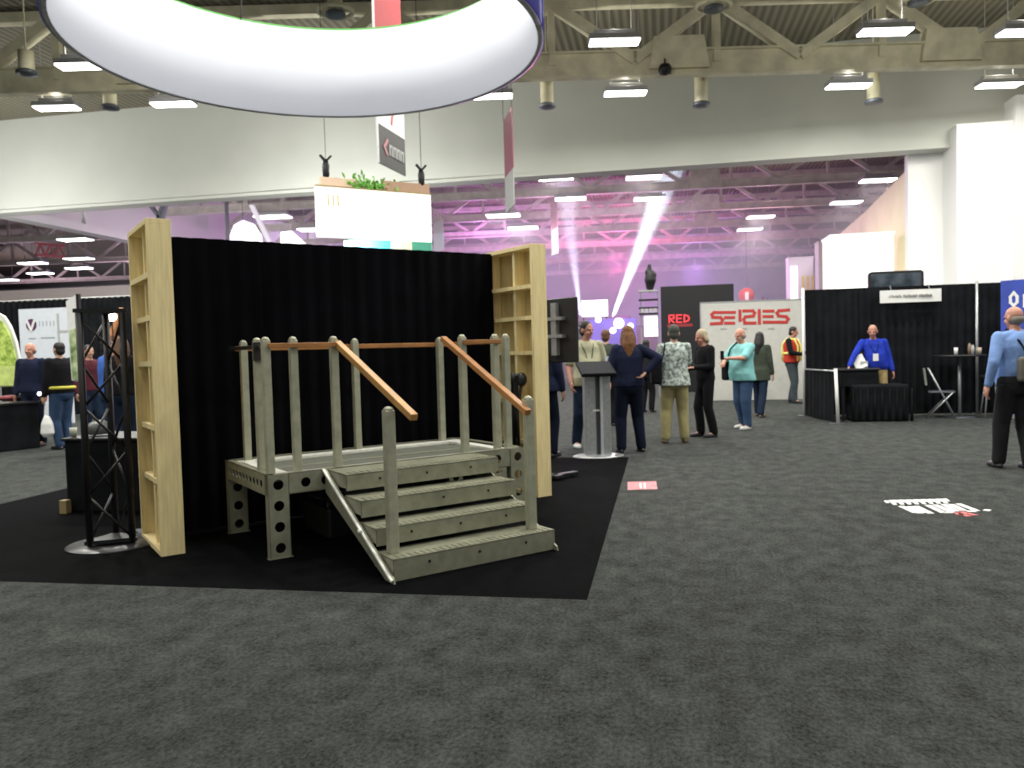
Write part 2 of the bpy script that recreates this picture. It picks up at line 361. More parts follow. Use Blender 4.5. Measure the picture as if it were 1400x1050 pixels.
# ------------------------------------------------------------------ high bay fixtures
def make_fixture(sx=1.25, sy=0.42):
    t = empty('high_bay_light')
    MB().box(-sx/2-.03, sx/2+.03, -sy/2-.03, sy/2+.03, 0.02, 0.16).box(-sx/2+.1, sx/2-.1, -sy/4, sy/4, .16, .30).build('housing', M_HOUS, t, bevel=.02)
    MB().box(-sx/2, sx/2, -sy/2, sy/2, -0.02, 0.02).build('lens', M_LENS, t)
    for s in (-1, 1): MB().bar((s*sx*.35, 0, .2), (s*sx*.35, 0, 2.81), .02, .02).build('suspension_wire', M_HOUS, t)
    return t
PLACES = ['before the partition, left of the middle hanging cylinder', 'at the right rim of the glowing ring', 'below the left rim of the glowing ring', 'lowest of those left of the glowing ring',
          'just left of the rightmost hanging cylinder', 'above the white corner column', 'directly below the roof deck, right of the glowing ring', 'over the right aisle, nearest beside the gusset plate',
          'cut by the right edge of the photo', 'touching the left rim of the glowing ring from outside']
fx = make_fixture()
for i, p in enumerate(near_pts):
    o = fx if i == 0 else copy_tree(fx)
    o.location = p; o.rotation_euler = (0, 0, radians(11))
    tag(o, 'white glowing rectangular high bay light ' + PLACES[i], 'ceiling light', 'high bay lights of the near hall')
FP = ['nearest left of the white light beam', 'second left of the white beam, under the first', 'brightest beside the bluish projector, just under the header', 'above the top of the wide light beam',
      'over the black display wall, farther pair, upper one', 'over the black display wall, lower one of the pair', 'beside the bright white column, upper one', 'beside the bright white column, lower one',
      'just over the right timber panel', 'touching the narrow maroon banner', 'left of the lit cream sign, upper one', 'left of the lit cream sign, lower one', 'highest of those at the far left',
      'wide one at the far left near the red girder', 'right of the red girder, upper one', 'under the wide one at the far left', 'right of the red girder, lower one', 'at the left edge of the photo']
for i, p in enumerate(far_pts):
    o = copy_tree(fx); o.location = p; o.rotation_euler = (0, 0, radians(5)); o.scale = (1.25, 1.7, 1) if i < 8 else (1.5, 2.2, 1)
    tag(o, 'white glowing far hall light ' + FP[i], 'ceiling light', 'high bay lights of the far hall')

# hanging cylinders (air diffusers) from the roof
def diffuser(px, py_top, py_bot, zt, ring, label):
    p = atz(px, py_top, zt); k = (p-CAM).dot(fwd); zb = zt-(py_bot-py_top)*k/FPX
    t = empty('air_diffuser', (p.x, p.y, zb), 0, label, 'air duct', 'ceiling air ducts')
    h = zt-zb
    MB().lathe([(.17, 0), (.2, .08), (.2, h)], n=16).build('duct', M_STEEL, t, True)
    MB().lathe([(.12, -.05), (.27, -.03), (.27, .05), (.2, .09)], n=20).build('rim', M_DGREY, t, True)
    if h + zb < 11.9: MB().bar((0, 0, h), (0, 0, 12-zb), .03, .03).build('hanger', M_STEEL, t)
    if ring:
        MB().tube([(.45*cos(a_*pi/12), .45*sin(a_*pi/12), .1) for a_ in range(24)], .06, 8, closed=True).build('diffuser_ring', M_STEEL, t, True)
        for a_ in range(4): MB().bar((0, 0, .1), (.45*cos(a_*pi/2), .45*sin(a_*pi/2), .1), .03, .03).build('spoke', M_STEEL, t)
diffuser(747, 100, 145, 10, False, 'beige cylindrical air duct right of the glowing ring')
diffuser(958, 93, 143, 10, False, 'beige cylindrical air duct over the middle of the partition')
diffuser(1194, 96, 139, 10, False, 'beige cylindrical air duct right of a light over the partition')
diffuser(35, 70, 100, 10, False, 'beige cylindrical air duct left of the glowing ring, upper one')
diffuser(149, 112, 147, 10, False, 'beige cylindrical air duct under the left rim of the glowing ring')
diffuser(457, -30, 20, 11.5, True, 'beige duct with round diffuser ring seen through the glowing ring')
diffuser(975, -30, 12, 11.5, True, 'beige duct with round diffuser ring above the middle gusset plate')
diffuser(1255, -40, 3, 11.5, True, 'beige duct with round diffuser ring above the right gusset plate')
p = atz(909, 94, 9.7)
t = empty('ceiling_speaker', p, 0, 'small round black speaker under the bottom chord of the truss', 'speaker')
MB().lathe([(.02, -.2), (.16, -.15), (.2, 0), (.15, .12), (.05, .16)], n=16).build('body', M_BLACK, t, True); MB().bar((0, 0, .1), (0, 0, .3), .05, .05).build('bracket', M_BLACK, t)

# ------------------------------------------------------------------ glowing ring
RC, RR, RZ0, RZ1 = V((-3.583, 7.965, 0)), 2.437, 4.67, 5.82
t = empty('hanging_ring_sign', (RC.x, RC.y, RZ0), 0, 'huge round white glowing fabric ring hanging from the ceiling, blue outside', 'hanging sign')
def wall_ring(r, m, name, z0=0, z1=RZ1-RZ0, a0=0, a1=2*pi, th=.01):
    n = 96; b = MB(); rings = []
    for i in range(n+1):
        a = a0+(a1-a0)*i/n; c_, s_ = cos(a), sin(a)
        rings.append([(r*c_, r*s_, z0), ((r+th)*c_, (r+th)*s_, z0), ((r+th)*c_, (r+th)*s_, z1), (r*c_, r*s_, z1)])
    b.loft(rings); return b.build(name, m, t, True)
wall_ring(RR-.035, M_RINGI, 'inner_fabric', 0.01)
wall_ring(RR+.03, M_RINGO, 'outer_fabric', 0.01)
wall_ring(RR+.026, M_RINGG, 'rim_band', RZ1-RZ0, RZ1-RZ0+.05)
wall_ring(RR-.03, M_CHROME, 'frame', 0, .012, th=.06)
for k in range(4):
    a = pi/4+k*pi/2
    MB().bar((RR*cos(a), RR*sin(a), 1.15), (RR*.5*cos(a), RR*.5*sin(a), 7.3), .012, .012).build('suspension_wire', M_BLACK, t)

# ------------------------------------------------------------------ hanging banners
def banner(name, pts, parts, label, hang=12.0, thick=.02, nrm=(0, -1, 0)):
    pass
# tall banner behind the ring: red top, white middle, charcoal lower part with a pale mark; it hangs edge-turned
bl = aty(518, 222, 12.0); br = atz(555, 241, bl.z)
t = empty('hanging_banner', (bl.x, bl.y, bl.z), 0, 'tall banner behind the glowing ring, red above, white and charcoal below with pale logo', 'banner')
e = V((br.x-bl.x, br.y-bl.y, 0)); nb = V((e.y, -e.x, 0)).normalized(); Hb = 0.92
def strip(z0, z1, m, name): slab([(0, 0, z0), (e.x, e.y, z0), (e.x, e.y, z1), (0, 0, z1)], .02, -nb).build(name, m, t)
strip(0, .62, M_GPRINT, 'charcoal_panel'); strip(.62, 1.75, M_WPRINT, 'white_panel'); strip(1.75, 3.6, M_RED, 'red_panel')
MB().bar((0, 0, 3.6), (e.x, e.y, 3.6), .04, .04).build('top_rod', M_CHROME, t)
MB().bar((-.01, 0, 0), (-.01, 0, 3.6), .03, .03).build('edge_strip', M_WPRINT, t)
eu = e.normalized(); L = e.length
strokes([[(L*.30, .20), (L*.20, .30), (L*.32, .42)]], .06, nb*.004, eu, (0, 0, 1), nb).build('logo_mark', M_PINKD, t)
strokes([[(x, .22), (x, .36), (x+L*.08, .36), (x+L*.08, .22)] for x in (L*.40, L*.54, L*.68, L*.82)], .04, nb*.004, eu, (0, 0, 1), nb).build('logo_lettering', M_LGREY, t)
strokes([[(L*.5, .75), (L*.56, .95), (L*.5, 1.15)]], .06, nb*.004, eu, (0, 0, 1), nb).build('red_mark', M_LETRD, t)
for q in (V((0, 0, 3.6)), V((e.x, e.y, 3.6))): MB().bar(q, q+V((0, 0, 12-3.6-bl.z)), .012, .012).build('suspension_wire', M_BLACK, t)

def thin_banner(px0, px1, ytop, ybot, Y, m1, m2, frac, label):
    a = aty(px0, ytop, Y); b = aty(px1, ytop+6, Y-1.2); c = aty(px0, ybot, Y)
    t = empty('hanging_banner', (a.x, a.y, c.z), 0, label, 'banner')
    e = V((b.x-a.x, b.y-a.y, 0)); n = V((e.y, -e.x, 0)).normalized(); H = a.z-c.z
    slab([(0, 0, 0), (e.x, e.y, 0), (e.x, e.y, H*frac), (0, 0, H*frac)], .02, -n).build('lower_panel', m2, t)
    slab([(0, 0, H*frac), (e.x, e.y, H*frac), (e.x, e.y, H), (0, 0, H)], .02, -n).build('upper_panel', m1, t)
    for q in (V((0, 0, H)), V((e.x, e.y, H))): MB().bar(q, q+V((0, 0, 12-a.z)), .015, .015).build('suspension_wire', M_BLACK, t)
thin_banner(688, 700, 165, 292, 22, M_MAROON, M_LGREY, .38, 'narrow maroon banner seen almost edge-on before the partition')
thin_banner(752, 761, 262, 350, 46, M_MAROON, M_LGREY, .4, 'distant narrow dark red banner left of the white light beam')
thin_banner(592, 606, 305, 345, 48, M_WPRINT, M_PALE, .6, 'pale distant banner right of the lit cream sign')

# ------------------------------------------------------------------ lit hanging sign with plants
sa, sb = V((-8.21, 18.28, 4.36)), V((-5.89, 20.25, 4.36))
t = empty('lit_hanging_sign', sa, math.atan2(sb.y-sa.y, sb.x-sa.x), 'glowing cream rectangular sign hanging behind the drape wall, planter on top', 'hanging sign')
L = (sb-sa).length
MB().box(0, L, 0, .12, 0, 1.22).build('lit_panel', M_LITSIGN, t)
MB().box(0, L, -.02, .14, 1.22, 1.26).build('top_rail', M_TAN, t)
MB().box(.12, 1.1, .0, .1, 1.26, 1.46).build('planter_board', mat('peach_board', (.75, .55, .40), .7), t)
MB().box(1.75, L-.02, .0, .1, 1.26, 1.50).build('planter_board', mat('brown_board', (.42, .27, .18), .7), t)
lb = MB()
for i in range(160):
    c = V((random.gauss(1.35, .32), random.uniform(-.05, .15), 1.27+abs(random.gauss(0, .12)))); d = V((random.uniform(-1, 1), random.uniform(-1, 1), random.uniform(0, 1))).normalized()*.1
    s_ = d.cross(V((0, 1, .2))).normalized()*.035
    lb.poly([c-d, c+s_, c+d, c-s_], [(0, 1, 2, 3)])
lb.build('plants', M_LEAF, t)
Mtx = mat('sign_lettering', (.30, .24, .08), .6, emit=(.5, .4, .15), estr=.5)
strokes([[(x, .78), (x, 1.02)] for x in (.30, .42, .54)], .045, (0, -.002, 0), (1, 0, 0), (0, 0, 1), (0, -1, 0)).build('lettering', Mtx, t)
strokes([[(.66+i*.16, .80), (.66+i*.16, .93), (.75+i*.16, .93)] for i in range(12)], .035, (0, -.002, 0), (1, 0, 0), (0, 0, 1), (0, -1, 0)).build('lettering', mat('pale_lettering', (.8, .75, .6), .6, emit=(.8, .72, .45), estr=.6), t)
for x in (.28, L-.22):
    MB().lathe([(.03, 1.42), (.08, 1.5), (.09, 1.75), (.05, 1.9)], (x, .05, 0), 12).build('hoist', M_BLACK, t, True)
    for s in (-1, 1): MB().bar((x, .05, 1.85), (x+s*.14, .05, 2.0), .06, .05).build('hoist_clamp', M_BLACK, t)
    MB().bar((x, .05, 1.9), (x, .05, 12-4.36), .012, .012).build('suspension_wire', M_BLACK, t)
# booth header with coloured panels glimpsed just above the drape
p = aty(470, 329, 26); q = aty(590, 340, 26)
t = empty('booth_header', (p.x, 26, 3.6), 0, 'row of coloured booth header panels just visible above the drape under the lit sign', 'sign')
W_ = q.x-p.x
for i, (x0, x1, c) in enumerate(((0, .15, (.12, .5, .36)), (.15, .54, (.02, .42, .62)), (.54, .78, (.45, .45, .33)), (.78, 1, (.03, .2, .13)))):
    MB().box(W_*x0, W_*x1, 0, .1, 0, p.z-3.6).build('panel', mat('header_%d' % i, c, .5, emit=c, estr=.5), t)
for x in (.1, W_-.1): MB().box(x-.05, x+.05, .02, .08, -3.6, 0).build('post', M_CHROME, t)
# dark rigging and light shapes beyond the partition
def fly(x, y, Y): return aty(x, y, Y)
t0 = fly(212, 300, 33)
t = empty('hanging_rig', t0, 0, 'black angled rigging arms hanging before the lilac wall above the left timber panel', 'rigging')
for p_, q_ in (((196, 268), (222, 302)), ((228, 266), (216, 300)), ((222, 302), (228, 275))):
    MB().bar(fly(*p_, 33)-t0, fly(*q_, 33)-t0, .16, .14).build('arm', M_DGREY, t)
MB().bar(fly(212, 270, 33)-t0, V((fly(212, 270, 33)-t0).xy.to_3d())+V((0, 0, 12-t0.z)), .05, .05).build('drop_pipe', M_DGREY, t)
t0 = fly(312, 335, 33)
t = empty('hanging_pipe', t0, 0, 'dark vertical pipe hanging beside the bright round glow over the drape', 'pipe')
MB().bar((0, 0, 0), (0, 0, 12-t0.z), .12, .12).build('pipe', M_DGREY, t)
def glow_shape(pts, Y, label, m, name='fabric_light'):
    P_ = [aty(x, y, Y) for x, y in pts]; o0 = P_[0]
    t = empty(name, o0, 0, label, 'light fixture')
    slab([p-o0 for p in P_], .15, (0, 1, 0)).build('fabric', m, t)
    top = max(P_, key=lambda p: p.z)-o0
    MB().bar(top, (top.x, top.y, 12-o0.z), .02, .02).build('suspension_wire', M_BLACK, t)
Mgl = mat('glowing_fabric', (1, 1, 1), .6, emit=(1, .96, 1), estr=1.6)
glow_shape([(315+0, 345), (314, 322), (320, 307), (332, 301), (346, 306), (356, 322), (358, 345)], 38, 'bright white round-topped fabric light behind the drape wall', Mgl)
glow_shape([(384, 345), (384, 318), (398, 316), (430, 345)], 42, 'white slanted fabric light behind the drape wall left of the lit sign', Mgl)
glow_shape([(340, 280), (346, 280), (371, 332), (366, 334)], 36, 'thin slanted white lit strip behind the drape wall', mat('lilac_strip', (.7, .66, .72), .5, emit=(.8, .75, .85), estr=.5), 'light_strip')

# ------------------------------------------------------------------ far hall booths at the right
def booth_box(x0, x1, ytop, Y, depth, m, label, ybot=None, name='display_booth'):
    a, b = aty(x0, ytop, Y), aty(x1, ytop, Y)
    t = empty(name, (a.x, Y, 0), 0, label, 'booth')
    MB().box(0, b.x-a.x, 0, depth, 0, a.z).build('wall_panel', m, t, bevel=.03)
    MB().box(-.03, b.x-a.x+.03, -.03, depth+.03, a.z-.08, a.z).build('top_trim', m, t)
    return t, a, b
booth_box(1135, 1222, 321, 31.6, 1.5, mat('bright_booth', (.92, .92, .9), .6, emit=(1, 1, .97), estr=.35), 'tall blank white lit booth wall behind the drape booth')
booth_box(1119, 1134, 330, 40, 1, mat('grey_column', (.42, .40, .42), .6), 'slim grey booth column left of the tall blank white booth wall')
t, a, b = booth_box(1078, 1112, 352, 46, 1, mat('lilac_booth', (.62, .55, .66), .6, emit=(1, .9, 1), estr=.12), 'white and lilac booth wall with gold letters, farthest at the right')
strokes([[(x, 1.0+.1*i), (x, 1.9)] for i, x in enumerate((.75, 1.0, 1.25))], .12, (-0, -.04, a.z-3), (1, 0, 0), (0, 0, 1), (0, -1, 0)).build('gold_lettering', mat('gold', (.75, .55, .2), .4), t)
MB().box(.1, .45, -.06, 0, a.z-3.2, a.z-.5).build('lit_panel', Mgl, t)
# ------------------------------------------------------------------ stair platform (everything in the stage frame: u along the deck, v to the back)
S0 = V((-2.72, 5.07, 0)); s2 = sqrt(.5)
STG = Matrix.Translation(S0) @ Matrix.Rotation(pi/4, 4, 'Z')
def stage_empty(name, u, v, z, label, cat, group=None):
    p = STG @ V((u, v, z)); return empty(name, p, pi/4, label, cat, group)
def holed(w, h, th, holes, r, n=20):
    """plate in xz (0..w, 0..h), thickness th along y, with round holes"""
    import mathutils.geometry as g
    polys = [[V((0, 0, 0)), V((w, 0, 0)), V((w, h, 0)), (V((0, h, 0)))]]
    for cx, cz in holes: polys.append([V((cx+r*cos(2*pi*k/n), cz+r*sin(2*pi*k/n), 0)) for k in range(n)])
    tris = g.tessellate_polygon(polys); P = [p for q in polys for p in q]; b = bmesh.new()
    F = [b.verts.new((p.x, 0, p.y)) for p in P]; B = [b.verts.new((p.x, th, p.y)) for p in P]
    for t_ in tris:
        b.faces.new([F[i] for i in t_]); b.faces.new([B[i] for i in reversed(t_)])
    o = 0
    for q in polys:
        L = len(q)
        for i in range(L): b.faces.new((F[o+i], F[o+(i+1) % L], B[o+(i+1) % L], B[o+i]))
        o += L
    return b
def merge_holed(mb, b, M):
    me = bpy.data.meshes.new('x'); b.to_mesh(me); b.free(); me.transform(M); mb.b.from_mesh(me); bpy.data.meshes.remove(me)
Z, DU, DV = 0.60, 2.20, 1.12
st = stage_empty('stair_platform', 0, 0, 0, 'grey metal portable platform with four steps, side posts and wooden handrails', 'platform')
RX90 = Matrix.Rotation(pi/2, 4, 'Z')
# perimeter beams with holes
def hole_row(L, z, r, step, skip=0.12): 
    k = int((L-2*skip)/step); off = (L-k*step)/2
    return [(off+i*step, z) for i in range(k+1)]
bm_ = MB(); merge_holed(bm_, holed(DU-.30, .15, .006, hole_row(DU-.30, .072, .03, .15, .07), .036), Matrix.Translation((.15, 0, Z-.15)))
bm_.box(0, DU, 0, .05, Z-.006, Z).box(.15, DU-.15, 0, .04, Z-.15, Z-.144); bm_.build('front_beam', M_GALV, st)
bm_ = MB(); merge_holed(bm_, holed(DU, .15, .006, hole_row(DU, .072, .03, .115), .030), Matrix.Translation((0, DV-.006, Z-.15)))
bm_.box(0, DU, DV-.05, DV, Z-.006, Z); bm_.build('back_beam', M_GALV, st)
for x in (0, DU-.006):
    bm_ = MB(); merge_holed(bm_, holed(DV, .15, .006, hole_row(DV, .072, .03, .09), .028), Matrix.Translation((x+.006, 0, Z-.15)) @ RX90)
    bm_.box(x if x == 0 else x-.045, x+.05 if x == 0 else x+.006, 0, DV, Z-.006, Z).build('side_beam', M_GALV, st)
# legs
def leg(u0_, v0_, W_=.15, side=1):
    b = MB(); hs = [(W_/2, .075+i*.15) for i in range(4)]
    merge_holed(b, holed(W_, Z-.002, .006, hs, .037), Matrix.Translation((u0_, v0_, 0)))
    merge_holed(b, holed(W_*.45, Z-.002, .006, [], .03), Matrix.Translation((u0_+.006, v0_, 0)) @ RX90)
    b.box(u0_+W_-.006, u0_+W_, v0_, v0_+W_*.45, 0, Z-.002)
    b.box(u0_-.012, u0_+W_+.012, v0_-.006, v0_+.05, 0, .008)
    b.build('leg', M_GALV, st)
leg(0, -.004); leg(DU-.15, -.004); leg(0, DV-.07); leg(DU-.15, DV-.07)
for x in (.0,):
    bm_ = MB(); merge_holed(bm_, holed(.15, Z-.16, .006, [(.075, .08+i*.135) for i in range(3)], .034), Matrix.Translation((DU-.34, .0, Z-.30)) @ Matrix.Diagonal((1, 1, .33, 1)))
    bm_.build('hanger_plate', M_GALV, st)
# deck: recessed panels with bright edge rails
MB().box(.05, DU-.05, .05, DV-.05, Z-.06, Z-.035).build('deck_panel', M_GRATE, st)
for y0, y1 in ((.055, .12), (DV-.17, DV-.06), (DV*.5-.02, DV*.5+.02)): MB().box(.06, DU-.06, y0, y1, Z-.035, Z-.008 if y1 > .2 and y0 > .9 or y0 < .1 else Z-.03).build('edge_rail', M_ALU if not .3 < y0 < .8 else M_GALV, st, bevel=.004)
for x in (.09, DU-.2): MB().box(x, x+.10, .12, DV-.17, Z-.035, Z-.010).build('edge_rail', M_ALU, st, bevel=.004)
# stair: four treads, each a pan with front lip
U0, U1 = .42, 1.70
TR = [(-1.06, .145), (-.82, .295), (-.59, .445), (-.35, .595)]
for i, (v_, z_) in enumerate(TR):
    b = MB(); uu0, uu1 = U0+.02, U1
    d_ = .29 if i < 3 else .35
    b.box(uu0, uu1, v_, v_+d_, z_-.012, z_)
    b.box(uu0, uu1, v_, v_+.012, z_-.115 if i else .004, z_)
    b.box(uu0, uu0+.006, v_, v_+d_, z_-.10, z_).box(uu1-.006, uu1, v_, v_+d_, z_-.10, z_)
    tr = b.build('tread', M_GALV, st, bevel=.003)
    g = MB()
    for kx in range(26):
        for ky in range(3): g.box(uu0+.04+kx*.047, uu0+.058+kx*.047, v_+.02+ky*.03, v_+.035+ky*.03, z_, z_+.004)
    g.build('grip_studs', M_ALU if i < 0 else M_GALV, tr)
    h = MB()
    for fx_ in (.2, .5, .8):
        h.box(uu0+(uu1-uu0)*fx_-.008, uu0+(uu1-uu0)*fx_+.008, v_-.003, v_, z_-.06, z_-.044)
    h.build('bolt', M_BLACK, tr)
for uu, nm in ((U0, 'stringer'), (U1-.012, 'stringer')):
    a = V((uu, -.02, Z-.10)); b_ = V((uu, -1.06, .035))
    MB().poly([(uu, .0, Z), (uu, .0, Z-.17), (uu, -.98, 0), (uu, -1.10, 0), (uu, -1.09, .03), (uu+.012, .0, Z), (uu+.012, .0, Z-.17), (uu+.012, -.98, 0), (uu+.012, -1.10, 0), (uu+.012, -1.09, .03)],
              [(0, 1, 2, 3, 4), (9, 8, 7, 6, 5), (0, 5, 6, 1), (1, 6, 7, 2), (2, 7, 8, 3), (3, 8, 9, 4), (4, 9, 5, 0)]).build(nm, M_GALV, st)
MB().bar((U0-.012, 0, Z-.005), (U0-.012, -1.095, .022), .018, .014).build('stringer_edge', M_ALU, st)
MB().ball((U0-.025, -.66, .26), .018).build('bolt_head', M_ALU, st, True)
# posts
def post(u_, v_, z0, z1, w_=.056, m=M_POST):
    p = MB().box(u_-w_/2, u_+w_/2, v_-w_/2, v_+w_/2, z0, z1-.02).build('post', m, st, bevel=.006)
    MB().lathe([(w_*.5, z1-.022), (w_*.5, z1-.012), (w_*.32, z1), (w_*.1, z1+.004)], (u_, v_, 0), 14).build('post_cap', m, p, True)
ZT = 1.565
for u_, v_ in ((.055, .10), (.252, .10), (.56, .10), (1.67, .10), (1.99, .10), (2.10, .10), (.06, .32), (.156, 1.02), (1.12, 1.02), (1.97, 1.02)):
    post(u_, v_, Z-.03, ZT)
post(.515, -.90, .145, 1.085, .066); post(1.59, -.93, .145, 1.095, .062)
# handrails
def rail(a, b, m, w_=.03, h_=.045): MB().bar(a, b, w_, h_).build('handrail', m, st, bevel=.004)
rail((.10, 1.055, 1.50), (2.08, 1.055, 1.50), M_RAIL, .03, .04)
rail((.055, .13, 1.50), (.056, 1.02, 1.50), M_BPLAS, .02, .03)
rail((.06, .055, 1.505), (.56, .055, 1.505), M_RAIL, .03, .034)
rail((1.66, .055, 1.505), (2.02, .055, 1.505), M_RAIL, .03, .034)
rail((2.12, .15, 1.505), (2.12, 1.02, 1.505), M_RAIL, .03, .034)
rail((.585, .09, 1.515), (.585, -1.12, 1.025), M_RAIL2, .05, .045)
rail((1.545, .19, 1.54), (1.545, -.99, .985), M_RAIL, .05, .042)
MB().bar((.06, .29, 1.535), (.06, .285, 1.40), .03, .075).bar((.045, .35, 1.50), (.045, .31, 1.40), .02, .02).build('bracket', M_BPLAS, st)

# black case under the deck
cs = stage_empty('storage_case', .55, .30, 0, 'black storage case with shiny plastic wrap lying under the metal deck', 'case')
MB().box(0, .95, 0, .55, 0, .24).build('body', M_BPLAS, cs, bevel=.02)
MB().box(-.01, .96, -.01, .56, .24, .30).build('lid', mat('glossy_black', (.01, .012, .014), .15), cs, bevel=.015)
fb = MB(); random.seed(3)
gr = [[V((.20+i*.07, .0+j*.06, .305+random.uniform(0, .03))) for j in range(6)] for i in range(7)]
for i in range(6):
    for j in range(5): fb.poly([gr[i][j], gr[i+1][j], gr[i+1][j+1], gr[i][j+1]], [(0, 1, 2, 3)])
fb.build('plastic_wrap', mat('plastic_film', (.5, .56, .58), .2, spec=1), cs)  # pale film colour stands in for the highlight on the wrap

# ------------------------------------------------------------------ timber end panels
def timber(u0_, v0_, TU, LV, side, label):
    t = stage_empty('timber_panel', u0_, v0_, 0, label, 'wooden frame')
    H = 2.44; w_ = .038
    MB().box(0, TU, 0, w_, w_, H-w_).build('end_stud', M_WOOD, t, bevel=.002)
    MB().box(0, TU, LV-w_, LV, w_, H-w_).build('end_stud', M_WOOD, t, bevel=.002)
    MB().box(0, TU, 0, LV, 0, w_).build('bottom_plate', M_WOOD, t, bevel=.002)
    MB().box(0, TU, 0, LV, H-w_, H).build('top_plate', M_WOOD, t, bevel=.002)
    MB().box(TU-.014, TU, w_, LV-w_, w_, H-w_).build('plywood_back', M_PLY, t)
    for f in ((.33, .66) if LV > 1 else (.42,)): MB().box(.035, TU-.014, LV*f, LV*f+w_, w_, H-w_).build('stud', M_WOOD, t)
    for z_ in (.5, .9, 1.38, 1.72, 2.02): MB().box(.03 if z_ < 1.9 else .0, TU-.014, w_, LV-w_, z_, z_+w_).build('nailer', M_WOOD, t)
    return t
timber(-.60, .62, .165, .80, 1, 'tall pale pine stud panel standing at the left end of the black drape')
timber(2.78, .62, .165, .82, 1, 'tall pale pine stud panel with shelf-like blocks at the right end of black drape')
# cables hanging on the right panel
cb = stage_empty('cable_bundle', 2.74, .84, 1.02, 'bundle of black cables and straps hanging on the right timber panel', 'cable')
for i in range(7):
    a = random.uniform(-.10, .10); MB().tube([(0+random.uniform(-.04, .03), a, .17), (random.uniform(-.05, 0), a*1.4, .08), (random.uniform(-.05, 0), a*.8, -.2), (random.uniform(-.03, 0), a*.6+.03, -.42-.05*i*.5)], .016, 6).build('cable', M_BPLAS, cb, True)
MB().ball((-.01, -.07, .12), .05, .05, .07).ball((-.02, .06, .13), .04, .05, .06).build('strap', M_BPLAS, cb, True)
MB().bar((-.03, 0, .17), (.05, 0, .17), .02, .02).build('hook', M_CHROME, cb)

# ------------------------------------------------------------------ drapes
def drape(p0, p1, z0, z1, m, folds, amp, parent, name='drape_panel', seed=1, n=None):
    p0 = V((p0[0], p0[1], 0)); p1 = V((p1[0], p1[1], 0)); d = p1-p0; L = d.length; d.normalize(); nn = V((-d.y, d.x, 0)); rnd = random.Random(seed)
    N = n or int(L*28)+4; ph = [rnd.uniform(0, 6.28) for _ in range(4)]
    def off(s, z): 
        k = 1-0.55*(z-z0)/(z1-z0)
        return k*amp*(sin(2*pi*folds*s/L+ph[0]+.9*sin(s*1.7+ph[1])) + .45*sin(2*pi*folds*2.3*s/L+ph[2]+.5*z) )
    b = bmesh.new(); zs = [z0+(z1-z0)*i/8 for i in range(9)]
    for sd in (0, .008):
        G = [[b.verts.new(p0+d*(L*i/N)+nn*(off(L*i/N, z)+sd)+V((0, 0, z))) for z in zs] for i in range(N+1)]
        for i in range(N):
            for j in range(8): b.faces.new((G[i][j], G[i+1][j], G[i+1][j+1], G[i][j+1]))
    mb = MB(); mb.b = b; return mb.build(name, m, parent, True)
cw = stage_empty('drape_wall', 0, 0, 0, 'tall black pleated drape wall behind the metal stair platform', 'curtain')
for i in range(4):
    a = -.40+i*.795; drape((a, 1.34), (a+.82, 1.34), .004, 2.42, M_CURT, 5, .028, cw, seed=i)
MB().tube([(-.42, 1.41, 2.37), (2.78, 1.41, 2.37)], .018).build('crossbar', M_CHROME, cw, True)
for x in (-.40, 1.19, 2.76):
    MB().tube([(x, 1.42, 0), (x, 1.42, 2.42)], .022).build('upright', M_CHROME, cw, True)
    MB().box(x-.2, x+.2, 1.40, 1.75, 0, .01).build('base_plate', M_DGREY, cw)

# ------------------------------------------------------------------ truss tower on round base (left foreground)
c = V((-4.23, 5.42, 0))
t = empty('truss_tower', c, radians(-30), 'black triangular truss tower on a round base left of the timber panel', 'truss stand')
MB().lathe([(.33, 0), (.335, .006), (.33, .012), (.05, .014)], n=40).build('round_base', mat('base_plate_metal', (.05, .05, .055), .35, .3), t, True)
TW = [V((.17*cos(a), .17*sin(a), 0)) for a in (radians(-90), radians(30), radians(150))]
for q in TW: MB().tube([q+V((0, 0, .02)), q+V((0, 0, 1.80))], .026, 12).build('chord', M_BLACK, t, True)
for k in range(3):
    a, b_ = TW[k], TW[(k+1) % 3]; n = 5
    for i in range(n):
        z0, z1 = .06+i*1.7/n, .06+(i+1)*1.7/n
        MB().tube([(a if i % 2 else b_)+V((0, 0, z0)), (b_ if i % 2 else a)+V((0, 0, z1))], .010, 8).build('brace', M_BLACK, t, True)
for z in (.03, 1.80):
    MB().poly([q*1.25+V((0, 0, z)) for q in TW]+[q*1.25+V((0, 0, z+.03)) for q in TW], [(2, 1, 0), (3, 4, 5), (0, 1, 4, 3), (1, 2, 5, 4), (2, 0, 3, 5)]).build('end_plate', M_BLACK, t)

# black draped table behind with a dome thing on it
p = atz(92, 700)
a, b_ = V((p.x, p.y, 0)), V((p.x+1.0, p.y+.05, 0))
t = empty('black_counter', a, 0, 'black draped low counter behind the black truss tower', 'counter')
MB().box(0, 1.15, 0, .6, .0, .68).build('skirt', M_DRAPE, t, bevel=.02)
MB().box(-.02, 1.17, -.02, .62, .68, .71).build('counter_top', M_BLACK, t, bevel=.01)
t = empty('metal_dome', (p.x+.20, p.y+.24, .71), 0, 'dark rounded dome object with a silver rim on the black counter', 'helmet')
MB().lathe([(.12, 0), (.125, .03), (.12, .08), (.09, .12), (.04, .145), (.005, .15)], n=20).build('shell', mat('dull_dome', (.07, .075, .07), .35, .4), t, True)
MB().lathe([(.13, 0), (.135, .01), (.13, .015)], n=20).build('rim', M_CHROME, t, True)
t = empty('white_cup', (p.x+.035, p.y+.09, .71), 0, 'small pale cup at the left corner of the black counter', 'cup')
MB().lathe([(.025, 0), (.035, .09), (.032, .09), (.02, .01)], n=14).build('body', mat('pale_cup', (.45, .47, .38), .5), t, True)
